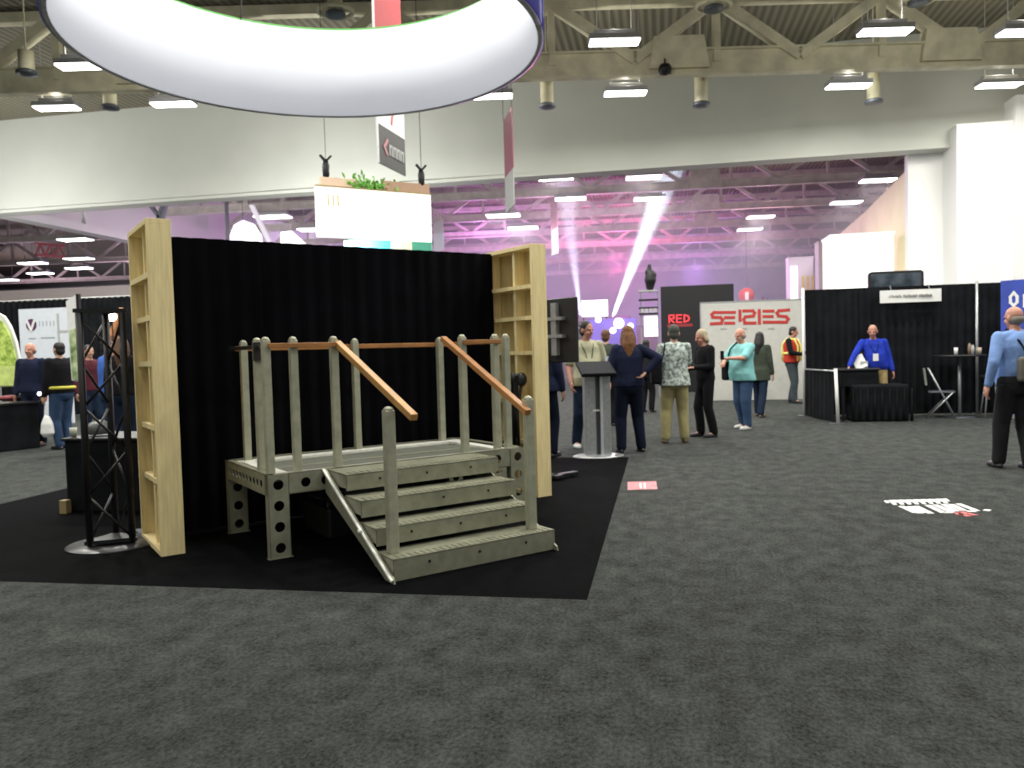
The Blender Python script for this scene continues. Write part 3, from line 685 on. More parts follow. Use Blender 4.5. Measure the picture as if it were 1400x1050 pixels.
t = tag(MB().box(p.x-.0, p.x+.075, p.y-.10, p.y-.03, 0, .13).build('wood_block', M_TAN, None, bevel=.006), 'small tan wood block on the floor at the foot of the black counter', 'block')

# ------------------------------------------------------------------ television stand behind the right panel
t = empty('television_stand', (-1.32, 8.75, 0), 0, 'black television on a floor stand seen from behind, right of the timber panel', 'television')
e = V((.78, -.62, 0)).normalized(); nrm = V((-e.y, e.x, 0)); T = Matrix(((e.x, nrm.x, 0, 0), (e.y, nrm.y, 0, 0), (0, 0, 1, 0), (0, 0, 0, 1)))
scr = MB().box(-.55, .55, 0, .045, 1.28, 1.98, T).build('screen_panel', M_BPLAS, t, bevel=.01)
MB().box(-.50, .50, .045, .05, 1.31, 1.95, T).build('display', M_SCREEN, scr)
MB().box(-.04, .04, -.05, .0, 1.36, 1.93, T @ Matrix.Translation((.26, 0, 0))).build('mount_rail', M_CHROME, t)
for z in (1.55, 1.74): MB().box(-.12, .14, -.06, -.0, z, z+.035, T @ Matrix.Translation((.26, 0, 0))).build('mount_arm', M_CHROME, t)
MB().box(-.04, .04, -.13, -.05, .03, 1.5, T).build('column', M_BLACK, t)
MB().box(-.35, .35, -.15, -.03, .02, .06, T).box(-.30, -.22, -.4, .25, .02, .06, T).box(.22, .30, -.4, .25, .02, .06, T).build('base', M_BLACK, t, bevel=.008)
for x in (-.26, .26):
    for y in (-.36, .22): MB().ball(T @ V((x, y, .02)), .02).build('caster', M_CHROME, t, True)

# ------------------------------------------------------------------ lectern
p = atz(817, 626)
t = empty('lectern', (p.x, p.y+.15, 0), radians(18), 'silver grey standing lectern with slanted black top beside the black carpet edge', 'lectern')
MB().box(-.17, -.03, -.05, .12, .02, 1.10).build('column', M_CHROME, t, bevel=.01)
MB().box(.06, .17, -.05, .12, .02, 1.10).build('column', M_CHROME, t, bevel=.01)
MB().box(-.03, .06, -.02, .08, .02, 1.08).build('column_core', M_DGREY, t)
MB().box(.02, .055, -.09, -.05, .02, 1.12).build('front_fin', mat('light_silver', (.62, .64, .66), .35, .5), t)
MB().lathe([(.34, 0), (.34, .012), (.30, .022), (.1, .03)], n=32, sy=.75).build('base_plate', M_CHROME, t, True)
Ms = Matrix.Translation((0, 0, 1.13)) @ Matrix.Rotation(radians(22), 4, 'X')
MB().box(-.24, .22, -.20, .22, 0, .045, Ms).box(-.22, .20, -.22, -.19, .02, .06, Ms).build('slanted_top', mat('matt_black', (.012,.013,.016), .85, spec=.2), t, bevel=.008)
MB().box(-.07, .02, -.055, -.05, .60, .625).build('label_plate', M_WPRINT, t)

# ------------------------------------------------------------------ floor decals
P4 = [atz(x, y, .001) for x, y in ((858, 670), (858, 659), (897, 658), (899, 669))]
t = tag(slab(P4, .002, (0, 0, 1)).build('floor_sticker', M_PINKD), 'small rose red floor sticker with two white bars beside the black carpet', 'sticker')
for x in (875, 880.5):
    q = [atz(xx, yy, .003) for xx, yy in ((x, 667.5), (x-.6, 660.5), (x+1.6, 660.5), (x+2.4, 667.5))]
    slab(q, .002, (0, 0, 1)).build('white_bar', M_WPRINT, t)
t = empty('floor_lettering', atz(1280, 692), 0, 'white and red slanted lettering stuck on the grey carpet at right', 'floor sticker')
o0 = atz(1280, 692)
def fl(paths, m, nm, wpx):
    for path in paths:
        b = MB()
        for (xa, ya), (xb, yb) in zip(path, path[1:]):
            A_, B_ = atz(xa, ya, .002)-o0, atz(xb, yb, .002)-o0
            b.bar(A_, B_, wpx, .003)
        b.build(nm, m, t)
fl([[(1211, 684.5), (1214, 687.5)]], M_WPRINT, 'small_letter', .03)
for i in range(8): fl([[(1217+i*10, 684-.25*i), (1224+i*10, 690-.25*i)], [(1222+i*10, 683.6-.25*i), (1226+i*10, 687-.25*i)]], M_WPRINT, 'small_letter', .032)
fl([[(1232, 692), (1252, 701), (1262, 701), (1243, 692.5)], [(1252, 692), (1273, 702)], [(1268, 690.5), (1290, 701)], [(1278, 690), (1302, 700.5)], [(1290, 689.5), (1308, 699)], [(1300, 689.5), (1318, 698)], [(1310, 688.7), (1336, 698.5)], [(1290, 700.5), (1302, 700.5)], [(1322, 699), (1334, 699)]], M_WPRINT, 'large_letter', .05)
fl([[(1345, 697), (1354, 698)]], M_WPRINT, 'large_letter', .06)
fl([[(1306, 701), (1326, 706)], [(1314, 699.5), (1334, 704.5)], [(1310, 704), (1322, 701)]], M_LETRD, 'red_letter', .05)
# ------------------------------------------------------------------ people
def rotto(d): return V((0, 0, 1)).rotation_difference(V(d).normalized()).to_matrix()
class Blob:
    """overlapping solids fused into one continuous surface"""
    def __init__(s): s.m = MB()
    def cone(s, a, ra, b, rb, n=12):
        a = V(a); b = V(b)
        s.m.tube([a, b], [ra, rb], n); s.m.ball(a, ra, n=n); s.m.ball(b, rb, n=n); return s
    def chain(s, pts, rs, n=12):
        for i in range(len(pts)-1): s.cone(pts[i], rs[i], pts[i+1], rs[i+1], n)
        return s
    def ball(s, *a, **k): s.m.ball(*a, **k); return s
    def rings(s, R, n=20):
        """R: list of (centre, rx, ry)"""
        s.m.loft([[V(c)+V((rx*cos(2*pi*k/n), ry*sin(2*pi*k/n), 0)) for k in range(n)] for c, rx, ry in R]); return s
    def build(s, name, m, parent, vox=.012, smooth=2):
        me = s.m.mesh(name); o = bpy.data.objects.new(name, me); COL.objects.link(o)
        r = o.modifiers.new('r', 'REMESH'); r.mode = 'VOXEL'; r.voxel_size = vox; r.use_smooth_shade = True
        if smooth: q = o.modifiers.new('s', 'SMOOTH'); q.iterations = smooth; q.factor = .5
        dg = bpy.context.evaluated_depsgraph_get(); ev = o.evaluated_get(dg)
        me2 = bpy.data.meshes.new_from_object(ev); bpy.data.objects.remove(o); bpy.data.meshes.remove(me)
        for p in me2.polygons: p.use_smooth = True
        me2.materials.clear()
        return link(name, me2, m, parent)

def ik(a, b, l1, l2, pole):
    a = V(a); b = V(b); d = b-a; L = min(d.length, (l1+l2)*.998); d.normalize(); b = a+d*L
    x = (l1*l1-l2*l2+L*L)/(2*L); h = sqrt(max(0, l1*l1-x*x)); p = V(pole)-d*V(pole).dot(d); p.normalize()
    return a+d*x+p*h, b

def person(loc, face, H=1.75, g=1.0, label='', lean=(0, 0), handL=None, handR=None, legs=None, head=(0, 0), top='shirt', topm=None, sleeve='long',
           botm=None, shoem=None, hairm=None, hair='short', skin=None, belly=0.0, skirt=0.0, vox=.011, extras=(), group=None, female=False, poleL=None, poleR=None):
    """local frame: faces -Y, its left hand at +X. face = world heading in degrees (0 = towards -Y, 90 = towards +X)"""
    s = H/1.75; skin = skin or M_SKIN
    root = empty('person', loc, radians(face), label, 'person', group)
    lx, ly = lean[0], lean[1]                                   # shift of the shoulders relative to the hips
    sp = lambda z: V((lx*max(0, (z-.93)/.5), ly*max(0, (z-.93)/.5), z))
    sw = (.165 if female else .182)
    def S(p): return V(p)*s
    SHL, SHR = sp(1.405)+V((sw, 0, 0)), sp(1.405)+V((-sw, 0, 0))
    HPL, HPR = V((.088, 0, .90)), V((-.088, 0, .90))
    legs = legs or ((.10, .03), (-.10, -.03))
    ANL, ANR = V((legs[0][0], legs[0][1], .085)), V((legs[1][0], legs[1][1], .085))
    KNL, ANL = ik(HPL, ANL, .425, .40, (.1, -1, 0)); KNR, ANR = ik(HPR, ANR, .425, .40, (-.1, -1, 0))
    hL = V(handL) if handL else SHL+V((.07, -.06, -.53)); hR = V(handR) if handR else SHR+V((-.07, -.06, -.53))
    ELL, WRL = ik(SHL, hL, .285, .255, poleL or (.5, 1, -.3)); ELR, WRR = ik(SHR, hR, .285, .255, poleR or (-.5, 1, -.3))
    # head frame
    NK = sp(1.432)+V((0, -.012, 0)); hy, hp = radians(head[0]), radians(head[1])
    HR_ = Matrix.Rotation(hy, 3, 'Z') @ Matrix.Rotation(hp, 3, 'X')
    def Hd(x, y, z): return (NK+HR_ @ V((x, y, z)))*s
    hc = Hd(0, -.005, .187)
    # ---- body: one continuous surface
    b = Blob()
    tor = [(.82, .10, .075), (.88, .155, .105), (.95, .168, .115), (1.05, .148+.02*belly, .105+.05*belly), (1.18, .150, .108+.03*belly), (1.30, .168, .112), (1.38, .160, .095), (1.43, .11, .075), (1.455, .055, .055)]
    b.rings([((sp(z)+V((0, -.06*belly if 0.9 < z < 1.25 else 0, 0)))*s, rx*s*g, ry*s*g) for z, rx, ry in tor])
    b.cone(S(sp(1.42)), .056*s, Hd(0, 0, .08), .052*s)
    for q in (-1, 1): b.cone(S(sp(1.455)+V((q*.03, .02, 0))), .035*s, S(sp(1.405)+V((q*(sw-.03), .01, 0))), .045*s)
    # head
    b.ball(hc+HR_ @ V((0, .012, .018))*s, .076*s, .093*s, .092*s, rot=HR_)
    b.ball(Hd(0, -.028, .135), .056*s, .062*s, .066*s, rot=HR_); b.ball(Hd(0, -.062, .088), .026*s, .024*s, .022*s)
    b.cone(Hd(0, -.092, .185), .009*s, Hd(0, -.108, .150), .015*s, 10)                    # nose
    b.cone(Hd(-.038, -.080, .196), .010*s, Hd(.038, -.080, .196), .010*s, 8)              # brow
    for q in (-1, 1):
        b.ball(Hd(q*.079, .008, .165), .011*s, .022*s, .034*s, rot=HR_)                   # ears
        b.ball(Hd(q*.036, -.070, .145), .018*s, .015*s, .018*s)                           # cheeks
    for SH, EL, WR, q in ((SHL, ELL, WRL, 1), (SHR, ELR, WRR, -1)):
        b.chain([S(SH), S(EL), S(WR)], [.050*s*g, .038*s*g, .026*s], 12)
        d = (WR-EL).normalized(); side = d.cross(V((0, 1, 0)) if abs(d.y) < .8 else V((0, 0, 1))).normalized()
        if side.dot(V((0, -1, 0))) < 0 and abs(d.y) < .8: side = -side
        side = (V((0, -1, 0))-d*d.dot(V((0, -1, 0)))) if abs(d.y) < .8 else (V((-q, 0, 0))-d*d.dot(V((-q, 0, 0)))); side.normalize()
        nrm = d.cross(side).normalized()                                                  # palm normal
        if nrm.dot(V((-q, 0, 0))) < 0 and abs(nrm.x) > .3: nrm = -nrm
        if abs(d.y) > .8 and nrm.z > 0: nrm = -nrm
        R3 = Matrix((side, nrm, d)).transposed()
        pc = WR+d*.055
        b.ball(S(pc), .041*s, .018*s, .055*s, rot=R3)
        for f, (off, ln) in enumerate(((.030, .070), (.010, .080), (-.010, .074), (-.029, .058))):
            k0 = WR+d*.095+side*off; k1 = k0+(d*.86+nrm*.35)*ln*.5; k2 = k1+(d*.55+nrm*.80)*ln*.5
            b.chain([S(k0-d*.03), S(k0), S(k1), S(k2)], [.010*s, .0098*s, .009*s, .008*s], 8)
        k0 = WR+d*.030+side*.030; k1 = k0+(d*.55+side*.75)*.036; k2 = k1+(d*.85+side*.25+nrm*.35)*.034
        b.chain([S(k0), S(k1), S(k2)], [.013*s, .011*s, .0095*s], 8)
    for HP, KN, AN, q in ((HPL, KNL, ANL, 1), (HPR, KNR, ANR, -1)):
        b.chain([S(HP), S(KN), S(AN)], [.080*s*g, .052*s, .036*s], 12)
        b.chain([S(AN), S(AN+V((q*.01, -.05, -.045))), S(AN+V((q*.02, -.14, -.062)))], [.036*s, .034*s, .022*s], 10)
    b.build('body', skin, root, vox*.82, 1)
    for q in (-1, 1): MB().ball(Hd(q*.030, -.0845, .182), .0085*s, n=8).build('eye', M_EYE, root, True)
    MB().ball(Hd(0, -.0865, .116), .021*s, .008*s, .006*s, rot=HR_, n=10).build('mouth', M_LIP, root, True)
    # ---- trousers
    t = Blob(); e = .014
    t.rings([(S(sp(z)), (rx+e)*s*g, (ry+e)*s*g) for z, rx, ry in [(.80, .11, .085), (.86, .155, .11), (.93, .170, .118), (1.00, .160, .112)]])
    for HP, KN, AN in ((HPL, KNL, ANL), (HPR, KNR, ANR)):
        t.chain([S(HP+V((0, 0, -.01))), S(KN), S(KN*.4+AN*.6+V((0, .012, 0))), S(AN+V((0, .01, .0)))], [.096*s*g, .078*s*g, .074*s, .070*s], 12)
    t.build('trousers', botm, root, vox*1.2)
    # ---- shoes
    for AN, q, nm in ((ANL, 1, 'shoe'), (ANR, -1, 'shoe')):
        sh = Blob(); base = AN.z-.085; c = V((AN.x, AN.y, 0))
        sh.rings([((c+V((q*.008, -.055, base+z)))*s, rx*s, ry*s) for z, rx, ry in ((.002, .046, .135), (.02, .050, .140), (.045, .045, .130), (.06, .038, .085))])
        sh.cone(S(c+V((0, .02, base+.05))), .042*s, S(AN+V((0, 0, .01))), .044*s); sh.build(nm, shoem, root, vox*1.1, 1)
    # ---- upper garment
    e2 = .016 if top == 'shirt' else .028; lo = .90-skirt
    t = Blob()
    R_ = [(lo, .172+.028*(skirt > 0), .122+.022*(skirt > 0)), (.96, .176+.014*(skirt > 0), .124+.012*(skirt > 0)+.02*belly), (1.05, .158+.025*belly, .115+.06*belly), (1.18, .160+.01*belly, .116+.04*belly), (1.30, .174, .118), (1.38, .160, .104), (1.425, .115, .082), (1.458, .062, .062)]
    if top == 'vest': R_ = [(z, rx+.012, ry+.012) for z, rx, ry in R_]
    t.rings([((sp(z)+V((0, -.06*belly if .95 < z < 1.25 else 0, 0)))*s, (rx+e2*.5)*s*g, (ry+e2*.5)*s*g) for z, rx, ry in R_])
    for q in (-1, 1): t.cone(S(sp(1.445)+V((q*.04, .02, 0))), .045*s, S(sp(1.400)+V((q*(sw-.02), .01, 0))), .058*s)
    for SH, EL, WR in ((SHL, ELL, WRL), (SHR, ELR, WRR)):
        ra = (.062 if top != 'jacket' else .070)*s*g
        if sleeve == 'long': t.chain([S(SH), S(EL), S(EL.lerp(WR, .93))], [ra, ra*.84, ra*.62], 12)
        elif sleeve == 'short': t.chain([S(SH), S(SH.lerp(EL, .85))], [ra*.95, ra*.95], 12)
    t.build({'jacket': 'jacket', 'shirt': 'shirt', 'vest': 'shirt'}[top], topm, root, vox*1.15)
    # ---- hair
    if hair != 'none':
        h = Blob()
        if hair in ('short', 'long', 'bob', 'cap'):
            h.ball(hc+HR_ @ V((0, .022, .030))*s, .084*s, .094*s, .090*s, rot=HR_); h.ball(Hd(0, .045, .15), .074*s, .06*s, .07*s, rot=HR_)
        if hair == 'fringe':
            h.ball(Hd(0, .024, .155), .080*s, .084*s, .060*s, rot=HR_)
        if hair == 'long':
            h.chain([Hd(0, .05, .16), Hd(0, .085, .04), Hd(0, .105, -.12)], [.082*s, .085*s, .055*s])
            for q in (-1, 1): h.chain([Hd(q*.06, .01, .20), Hd(q*.078, .03, .10), Hd(q*.075, .06, -.05)], [.035*s, .034*s, .025*s])
        if hair == 'bob':
            for q in (-1, 1): h.chain([Hd(q*.055, .02, .20), Hd(q*.072, .03, .12)], [.034*s, .03*s])
            h.ball(Hd(0, .06, .10), .07*s, .05*s, .06*s)
        h.build('hair', hairm, root, vox, 2)
    J = dict(S=S, SHL=SHL, SHR=SHR, WRL=WRL, WRR=WRR, ELL=ELL, ELR=ELR, sp=sp, Hd=Hd, s=s, g=g, root=root, HR=HR_)
    return J
def lanyard(J, badge, m, bm, drop=.32):
    sp, s = J['sp'], J['s']; r = J['root']; yb = -.150*J['g']
    pts = [sp(1.46)+V((.055, .02, 0)), sp(1.42)+V((.085, -.075, 0)), sp(1.30)+V((.05, yb, 0)), sp(1.42-drop)+V((0, yb-.012, 0)), sp(1.30)+V((-.05, yb, 0)), sp(1.42)+V((-.085, -.075, 0)), sp(1.46)+V((-.055, .02, 0))]
    l = MB().tube([p*s for p in pts], .007*s, 6).build('lanyard', m, r, True)
    if badge: c = pts[3]*s; MB().box(c.x-.045, c.x+.045, c.y-.012, c.y-.006, c.z-.13, c.z).build('badge', bm, l)
def strap_bag(J, m, label, side=1, size=(.26, .10, .30), z=.98, back=.0, y=.0, lab2='shoulder bag', cross=True, x=None, bm=None):
    """a bag hanging from a strap: top-level object placed in the same spot as the person"""
    r = J['root']; s = J['s']; sp = J['sp']
    t = empty('shoulder_bag', r.location, r.rotation_euler.z, label, 'bag')
    cx = (x if x is not None else side*.24); cz = z
    b = MB().box((cx-size[0]/2)*s, (cx+size[0]/2)*s, (y-size[1]/2)*s, (y+size[1]/2)*s, (cz-size[2]/2)*s, (cz+size[2]/2)*s)
    b.build('bag_body', bm or m, t, bevel=.035)
    top_ = sp(1.46)+V((-side*.10 if cross else side*.13, 0, .03))
    n = 7
    fr = [V((cx, y-.02, cz+size[2]/2)), sp(1.20)+V((side*.05 if cross else side*.20, -.165, 0)), sp(1.38)+V((-side*.05 if cross else side*.15, -.135, 0)), top_, sp(1.36)+V((-side*.04 if cross else side*.15, .125, 0)), sp(1.18)+V((side*.06 if cross else side*.2, .150, 0)), V((cx, y+.03, cz+size[2]/2))]
    MB().tube([p*s for p in fr], .013*s, 6).build('strap', m, t, True)
    return t

C_navy = cloth('navy', (.012, .016, .04)); C_dnavy = cloth('dark_navy', (.006, .009, .022)); C_black = cloth('black', (.008, .008, .010)); C_char = cloth('charcoal', (.018, .018, .020))
C_jean = cloth('denim', (.035, .065, .13)); C_djean = cloth('dark_denim', (.012, .022, .045)); C_khaki = cloth('khaki', (.34, .30, .15)); C_tan = cloth('tan_chinos', (.46, .34, .17))
C_turq = cloth('turquoise', (.22, .50, .50)); C_sage = cloth('pale_patterned', (.30, .36, .33), noise=.6, nscale=26, color2=(.62, .70, .66)); C_beige = cloth('beige_shirt', (.42, .41, .28))
C_sky = cloth('sky_blue', (.20, .32, .62)); C_royal = cloth('royal_blue', (.02, .045, .42)); C_red = cloth('red_orange', (.50, .05, .03)); C_olive = cloth('dark_olive', (.05, .06, .045))
H_brown = mat('brown_hair', (.10, .045, .02), .7, noise=.4, nscale=30); H_dark = mat('dark_hair', (.010, .008, .008), .6); H_grey = mat('grey_hair', (.22, .20, .17), .8); H_blond = mat('grey_blond_hair', (.40, .33, .22), .8); H_aub = mat('auburn_hair', (.16, .065, .02), .7, noise=.4, nscale=30)
S_white = mat('white_shoe', (.6, .6, .58), .5); S_black = mat('black_shoe', (.012, .012, .014), .4); S_tan = mat('tan_shoe', (.10, .07, .04), .5)
PH = mat('phone_black', (.01, .01, .012), .2)

# man walking away at the right edge
f = atz(1388, 642)
J = person((f.x+.03, f.y+.05, 0), 188, 1.77, 1.10, 'bald man in light blue shirt and dark trousers walking away at the right edge', hair='fringe', hairm=H_grey, skin=M_SKIN2, topm=C_sky, botm=C_char, shoem=S_black,
           legs=((.12, -.12), (-.10, .05)), sleeve='long', handL=(.30, .02, .90), handR=(-.27, -.10, .90), head=(18, 6), belly=.5)
strap_bag(J, C_black, 'grey and black messenger bag worn by the man in light blue shirt', side=-1, size=(.30, .10, .26), z=1.07, x=-.06, y=.19, bm=cloth('bag_grey', (.16, .15, .13)))
# man behind the lectern
J = person((-1.06, 11.35, 0), 20, 1.84, 1.08, 'man in pale beige shirt with lanyard standing behind the silver lectern', hair='short', hairm=H_dark, skin=M_SKIN2, topm=C_beige, botm=C_djean, shoem=S_white,
           sleeve='short', legs=((.16, -.02), (-.15, .04)), handL=(.28, -.10, .90), handR=(-.24, -.08, .90), head=(30, 6), belly=.6, skirt=.05)
lanyard(J, False, C_olive, None, .36)
# person behind the television
J = person((-1.55, 10.35, 0), 160, 1.78, 1.12, 'person in dark navy clothes standing behind the black television', hair='short', hairm=H_dark, topm=C_navy, botm=C_dnavy, shoem=S_black, top='jacket', legs=((.12, .03), (-.10, -.05)), skirt=.04)
# woman with auburn hair
f = atz(862, 618)
J = person((f.x, f.y, 0), 196, 1.74, 1.12, 'woman with long auburn hair in navy jacket seen from behind, hand on hip', hair='long', hairm=H_aub, topm=C_navy, botm=C_dnavy, shoem=S_black, top='jacket', female=True,
           handR=(-.20, .17, 1.10), poleR=(-1, .4, -.2), handL=(.24, -.20, .98), legs=((.13, .02), (-.15, .0)), head=(-10, 0))
t = empty('name_badge', J['root'].location, J['root'].rotation_euler.z, 'lime green and white name badge hanging at the side of the auburn-haired woman', 'badge')
MB().box(.235, .305, -.13, -.12, 1.13, 1.24).build('badge_card', mat('lime_badge', (.45, .75, .15), .5), t); MB().box(.245, .295, -.132, -.12, 1.24, 1.31).build('clear_holder', M_PALE, t); MB().tube([(.27, -.125, 1.31), (.15, -.165, 1.36), (.09, -.12, 1.44)], .006, 6).build('cord', C_black, t)
# man in patterned shirt
f = atz(924, 605)
J = person((f.x, f.y, 0), 184, 1.76, 1.12, 'man in pale patterned shirt and khaki trousers seen from behind', hair='short', hairm=mat('grey_dark_hair', (.05, .055, .045), .8), topm=C_sage, botm=C_khaki, shoem=S_tan, sleeve='short',
           handR=(.0, -.26, 1.08), poleR=(-1, .2, -.4), handL=(.16, -.26, 1.1), legs=((.15, .02), (-.13, -.03)), belly=.4, skirt=.06)
strap_bag(J, C_black, 'black shoulder bag on the left side of the man in patterned shirt', side=1, size=(.16, .28, .36), z=1.05, cross=False, x=.27, y=.04)
# blond woman in black
f = atz(966, 597)
J = person((f.x, f.y, 0), -62, 1.70, .98, 'woman with grey blond hair in black clothes standing left of the turquoise shirt man', hair='bob', hairm=H_blond, topm=C_black, botm=C_black, shoem=S_black, top='jacket', female=True,
           handL=(.12, -.26, 1.12), handR=(-.12, -.26, 1.10), legs=((.12, .05), (-.10, -.05)), head=(-5, 15), skin=M_SKIN2)
# turquoise man
f = atz(1017, 586)
J = person((f.x, f.y, 0), -48, 1.72, 1.22, 'heavy man in turquoise shirt and jeans looking at a phone', hair='fringe', hairm=H_grey, topm=C_turq, botm=C_jean, shoem=S_white, sleeve='short', belly=.65, skirt=.07,
           handL=(.05, -.40, 1.22), poleL=(1, .3, -.6), handR=(-.10, -.36, 1.14), poleR=(-1, .3, -.6), legs=((.15, -.08), (-.10, .08)), head=(-2, 14), skin=M_SKIN2)
r = J['root']; wl = J['WRL']*J['s']; t = empty('mobile_phone', r.location, r.rotation_euler.z, 'black mobile phone held by the man in turquoise shirt', 'phone')
MB().box(wl.x-.06, wl.x+.015, wl.y-.125, wl.y-.112, wl.z-.02, wl.z+.13).build('phone_body', PH, t, bevel=.004)
MB().box(wl.x-.055, wl.x+.01, wl.y-.112, wl.y-.110, wl.z-.01, wl.z+.12).build('phone_screen', M_SCREEN, t)
strap_bag(J, C_black, 'dark satchel at the right side of the man in turquoise shirt', side=-1, size=(.14, .34, .38), z=1.02, x=-.34, y=.06, cross=False)
# dark-haired person behind him
f = atz(1040, 570)
person((f.x, f.y, 0), 150, 1.68, 1.0, 'person with long black hair in dark coat walking away behind turquoise shirt man', hair='long', hairm=H_dark, topm=C_olive, botm=C_djean, shoem=S_tan, top='jacket', skirt=.16, female=True, legs=((.12, -.16), (-.08, .18)))
# hi-vis worker
f = atz(1083, 551)
J = person((f.x, f.y, 0), 62, 1.84, 1.1, 'worker in orange red safety vest with yellow stripes beside the drape booth corner', hair='short', hairm=H_dark, skin=M_SKIN2, topm=C_black, botm=cloth('grey_work', (.06, .075, .085)), shoem=S_black, top='shirt', sleeve='long',
           handL=(.16, -.32, 1.12), handR=(-.2, -.32, 1.10), head=(10, 12), legs=((.10, .05), (-.10, -.10)))
s = J['s']; sp = J['sp']; vb = Blob()
vb.rings([(sp(z)*s, rx*s*1.12, ry*s*1.12) for z, rx, ry in ((.92, .200, .155), (1.05, .192, .150), (1.2, .190, .148), (1.30, .196, .150), (1.38, .180, .13), (1.43, .13, .10))])
vest = vb.build('safety_vest', C_red, J['root'], .016)
My = mat('reflective_tape', (.75, .72, .18), .4, emit=(.8, .7, .2), estr=.12)
def ringband(z, rx, ry, hh, nm, par):
    n = 28; b = MB(); b.loft([[V((r_*cos(2*pi*k/n)*1.0, 0, 0)).xyz.copy() if False else V((r_*rx*cos(2*pi*k/n), r_*ry*sin(2*pi*k/n), zz)) for k in range(n)] for r_, zz in ((1, z-hh/2), (1, z+hh/2))]); return b.build(nm, My, par, True)
ringband(1.13*s, .222*s, .178*s, .05, 'reflective_band', vest)
for q in (-1, 1):
    MB().tube([V((q*.10, -.166, .95))*s*1.0, V((q*.10, -.178, 1.15))*s, V((q*.10, -.172, 1.30))*s, V((q*.10, -.10, 1.44))*s, V((q*.10, .06, 1.46))*s, V((q*.10, .16, 1.34))*s, V((q*.10, .180, 1.15))*s, V((q*.10, .170, .95))*s], .022*s, 6).build('reflective_band', My, vest, True)
# booth attendant
J = person((3.84, 15.35, 0), -8, 1.74, 1.08, 'man in royal blue shirt and tan trousers leaning over the booth table', hair='none', skin=M_SKIN2, topm=C_royal, botm=C_tan, shoem=S_black, lean=(-.06, -.06),
           handR=(-.50, -.30, .94), poleR=(-.6, .3, .6), handL=(.27, -.06, .86), head=(-12, 14), belly=.5, sleeve='long')
lanyard(J, True, C_navy, M_WPRINT, .22)
# small figures farther back
def far_person(px, ytop, Y, face, label, **k):
    p = aty(px, 500, Y); h = aty(px, ytop, Y).z
    return person((p.x, Y, 0), face, min(1.88, max(1.55, h)), k.pop('g', 1.05), label, vox=.016, **k)
far_person(829, 449, 14.5, 170, 'person in dark green jacket standing behind the man at the lectern', hairm=H_brown, topm=C_olive, botm=C_black, shoem=S_black, top='jacket')
far_person(884, 463, 17.5, 150, 'dark-clothed person between the auburn-haired woman and patterned shirt man', hairm=H_dark, topm=C_char, botm=C_black, shoem=S_black, top='jacket', hair='bob')
# left side
far_person(43, 467, 11.9, 10, 'bald man in dark navy suit beside the white round-logo sign', hair='fringe', hairm=H_grey, topm=C_navy, botm=C_dnavy, shoem=S_black, top='jacket', skin=M_SKIN2)
J = far_person(82, 466, 11.5, -105, 'person in black jacket and blue jeans with raised arm near the green banner', hairm=H_dark, topm=C_black, botm=C_jean, shoem=S_black, top='jacket', g=1.15, handR=(-.16, -.32, 1.28))
band = MB().tube([(.21*cos(a*pi/12), .165*sin(a*pi/12), 1.02) for a in range(24)], .028, 8, closed=True); band.build('yellow_hem', mat('yellow_band', (.55, .50, .06), .7), J['root'], True)
far_person(147, 461, 10.9, 150, 'person in bright blue top seen through the black truss tower', hairm=H_dark, topm=cloth('bright_blue', (.06, .15, .5)), botm=C_jean, shoem=S_black)
far_person(168, 459, 10.3, 200, 'person with brown hair and dark jacket behind the truss tower', hairm=H_brown, hair='long', topm=C_black, botm=C_djean, shoem=S_black, top='jacket', female=True)
far_person(122, 470, 12.6, 60, 'person in dark red and black behind the left leg of the truss tower', hairm=H_dark, topm=cloth('wine', (.08, .02, .03)), botm=C_djean, shoem=S_black, top='jacket')
far_person(160, 476, 13.0, 20, 'person in purple black top far behind the truss tower', hairm=H_dark, topm=cloth('plum', (.05, .012, .05)), botm=C_djean, shoem=S_black)
# carrier bag held near the left people
p = aty(68, 585, 11.35)
t = empty('carrier_bag', (p.x, 11.30, .22), 0, 'white plastic carrier bag hanging beside the person in blue jeans', 'bag')
bb = Blob(); bb.rings([((0, 0, 0), .07, .05), ((0, 0, .06), .12, .08), ((0, 0, .22), .10, .07), ((0, 0, .34), .05, .03)]); bb.chain([(-.02, 0, .34), (-.02, 0, .52)], [.012, .008]); bb.build('bag_body', M_WPRINT, t, .012)
# ------------------------------------------------------------------ the lettered sign wall
A, B = aty(958, 415, 21), aty(1097, 411, 21)
t = empty('sign_wall', (A.x, 21, 0), 0, 'grey sign wall with red lettering behind the standing visitors', 'sign')
Wd = B.x-A.x; Hs = A.z
MB().box(0, Wd, 0, .08, .0, Hs).build('panel', M_SERIES, t)
MB().box(-.02, 0, -.01, .09, 0, Hs+.02).box(Wd, Wd+.02, -.01, .09, 0, Hs+.02).box(-.02, Wd+.02, -.01, .09, Hs, Hs+.03).build('frame', M_CHROME, t)
k_ = Wd/1216.0                                   # lettering units
def L_(pts): return [((x-72)*k_, Hs-(y-125+(x-72)*.03)*k_) for x, y in pts]
letters = [[(480, 238), (232, 238), (205, 262), (215, 298), (310, 302), (335, 330), (322, 372), (195, 380)], [(370, 302), (470, 302)], [(370, 372), (470, 372)], [(545, 220), (545, 338)],
           [(590, 220), (700, 220), (722, 245), (705, 285), (610, 295), (592, 325), (600, 372), (725, 372)], [(777, 215), (777, 375)], [(832, 225), (940, 225)], [(832, 292), (930, 292)],
           [(1125, 212), (1010, 222), (988, 250), (1005, 285), (1095, 296), (1118, 325), (1095, 362), (832, 362)]]
for L in letters: strokes([L_(L)], 37*k_, (0, -.004, 0), (1, 0, 0), (0, 0, 1), (0, -1, 0), .006).build('letter', M_LETR, t)
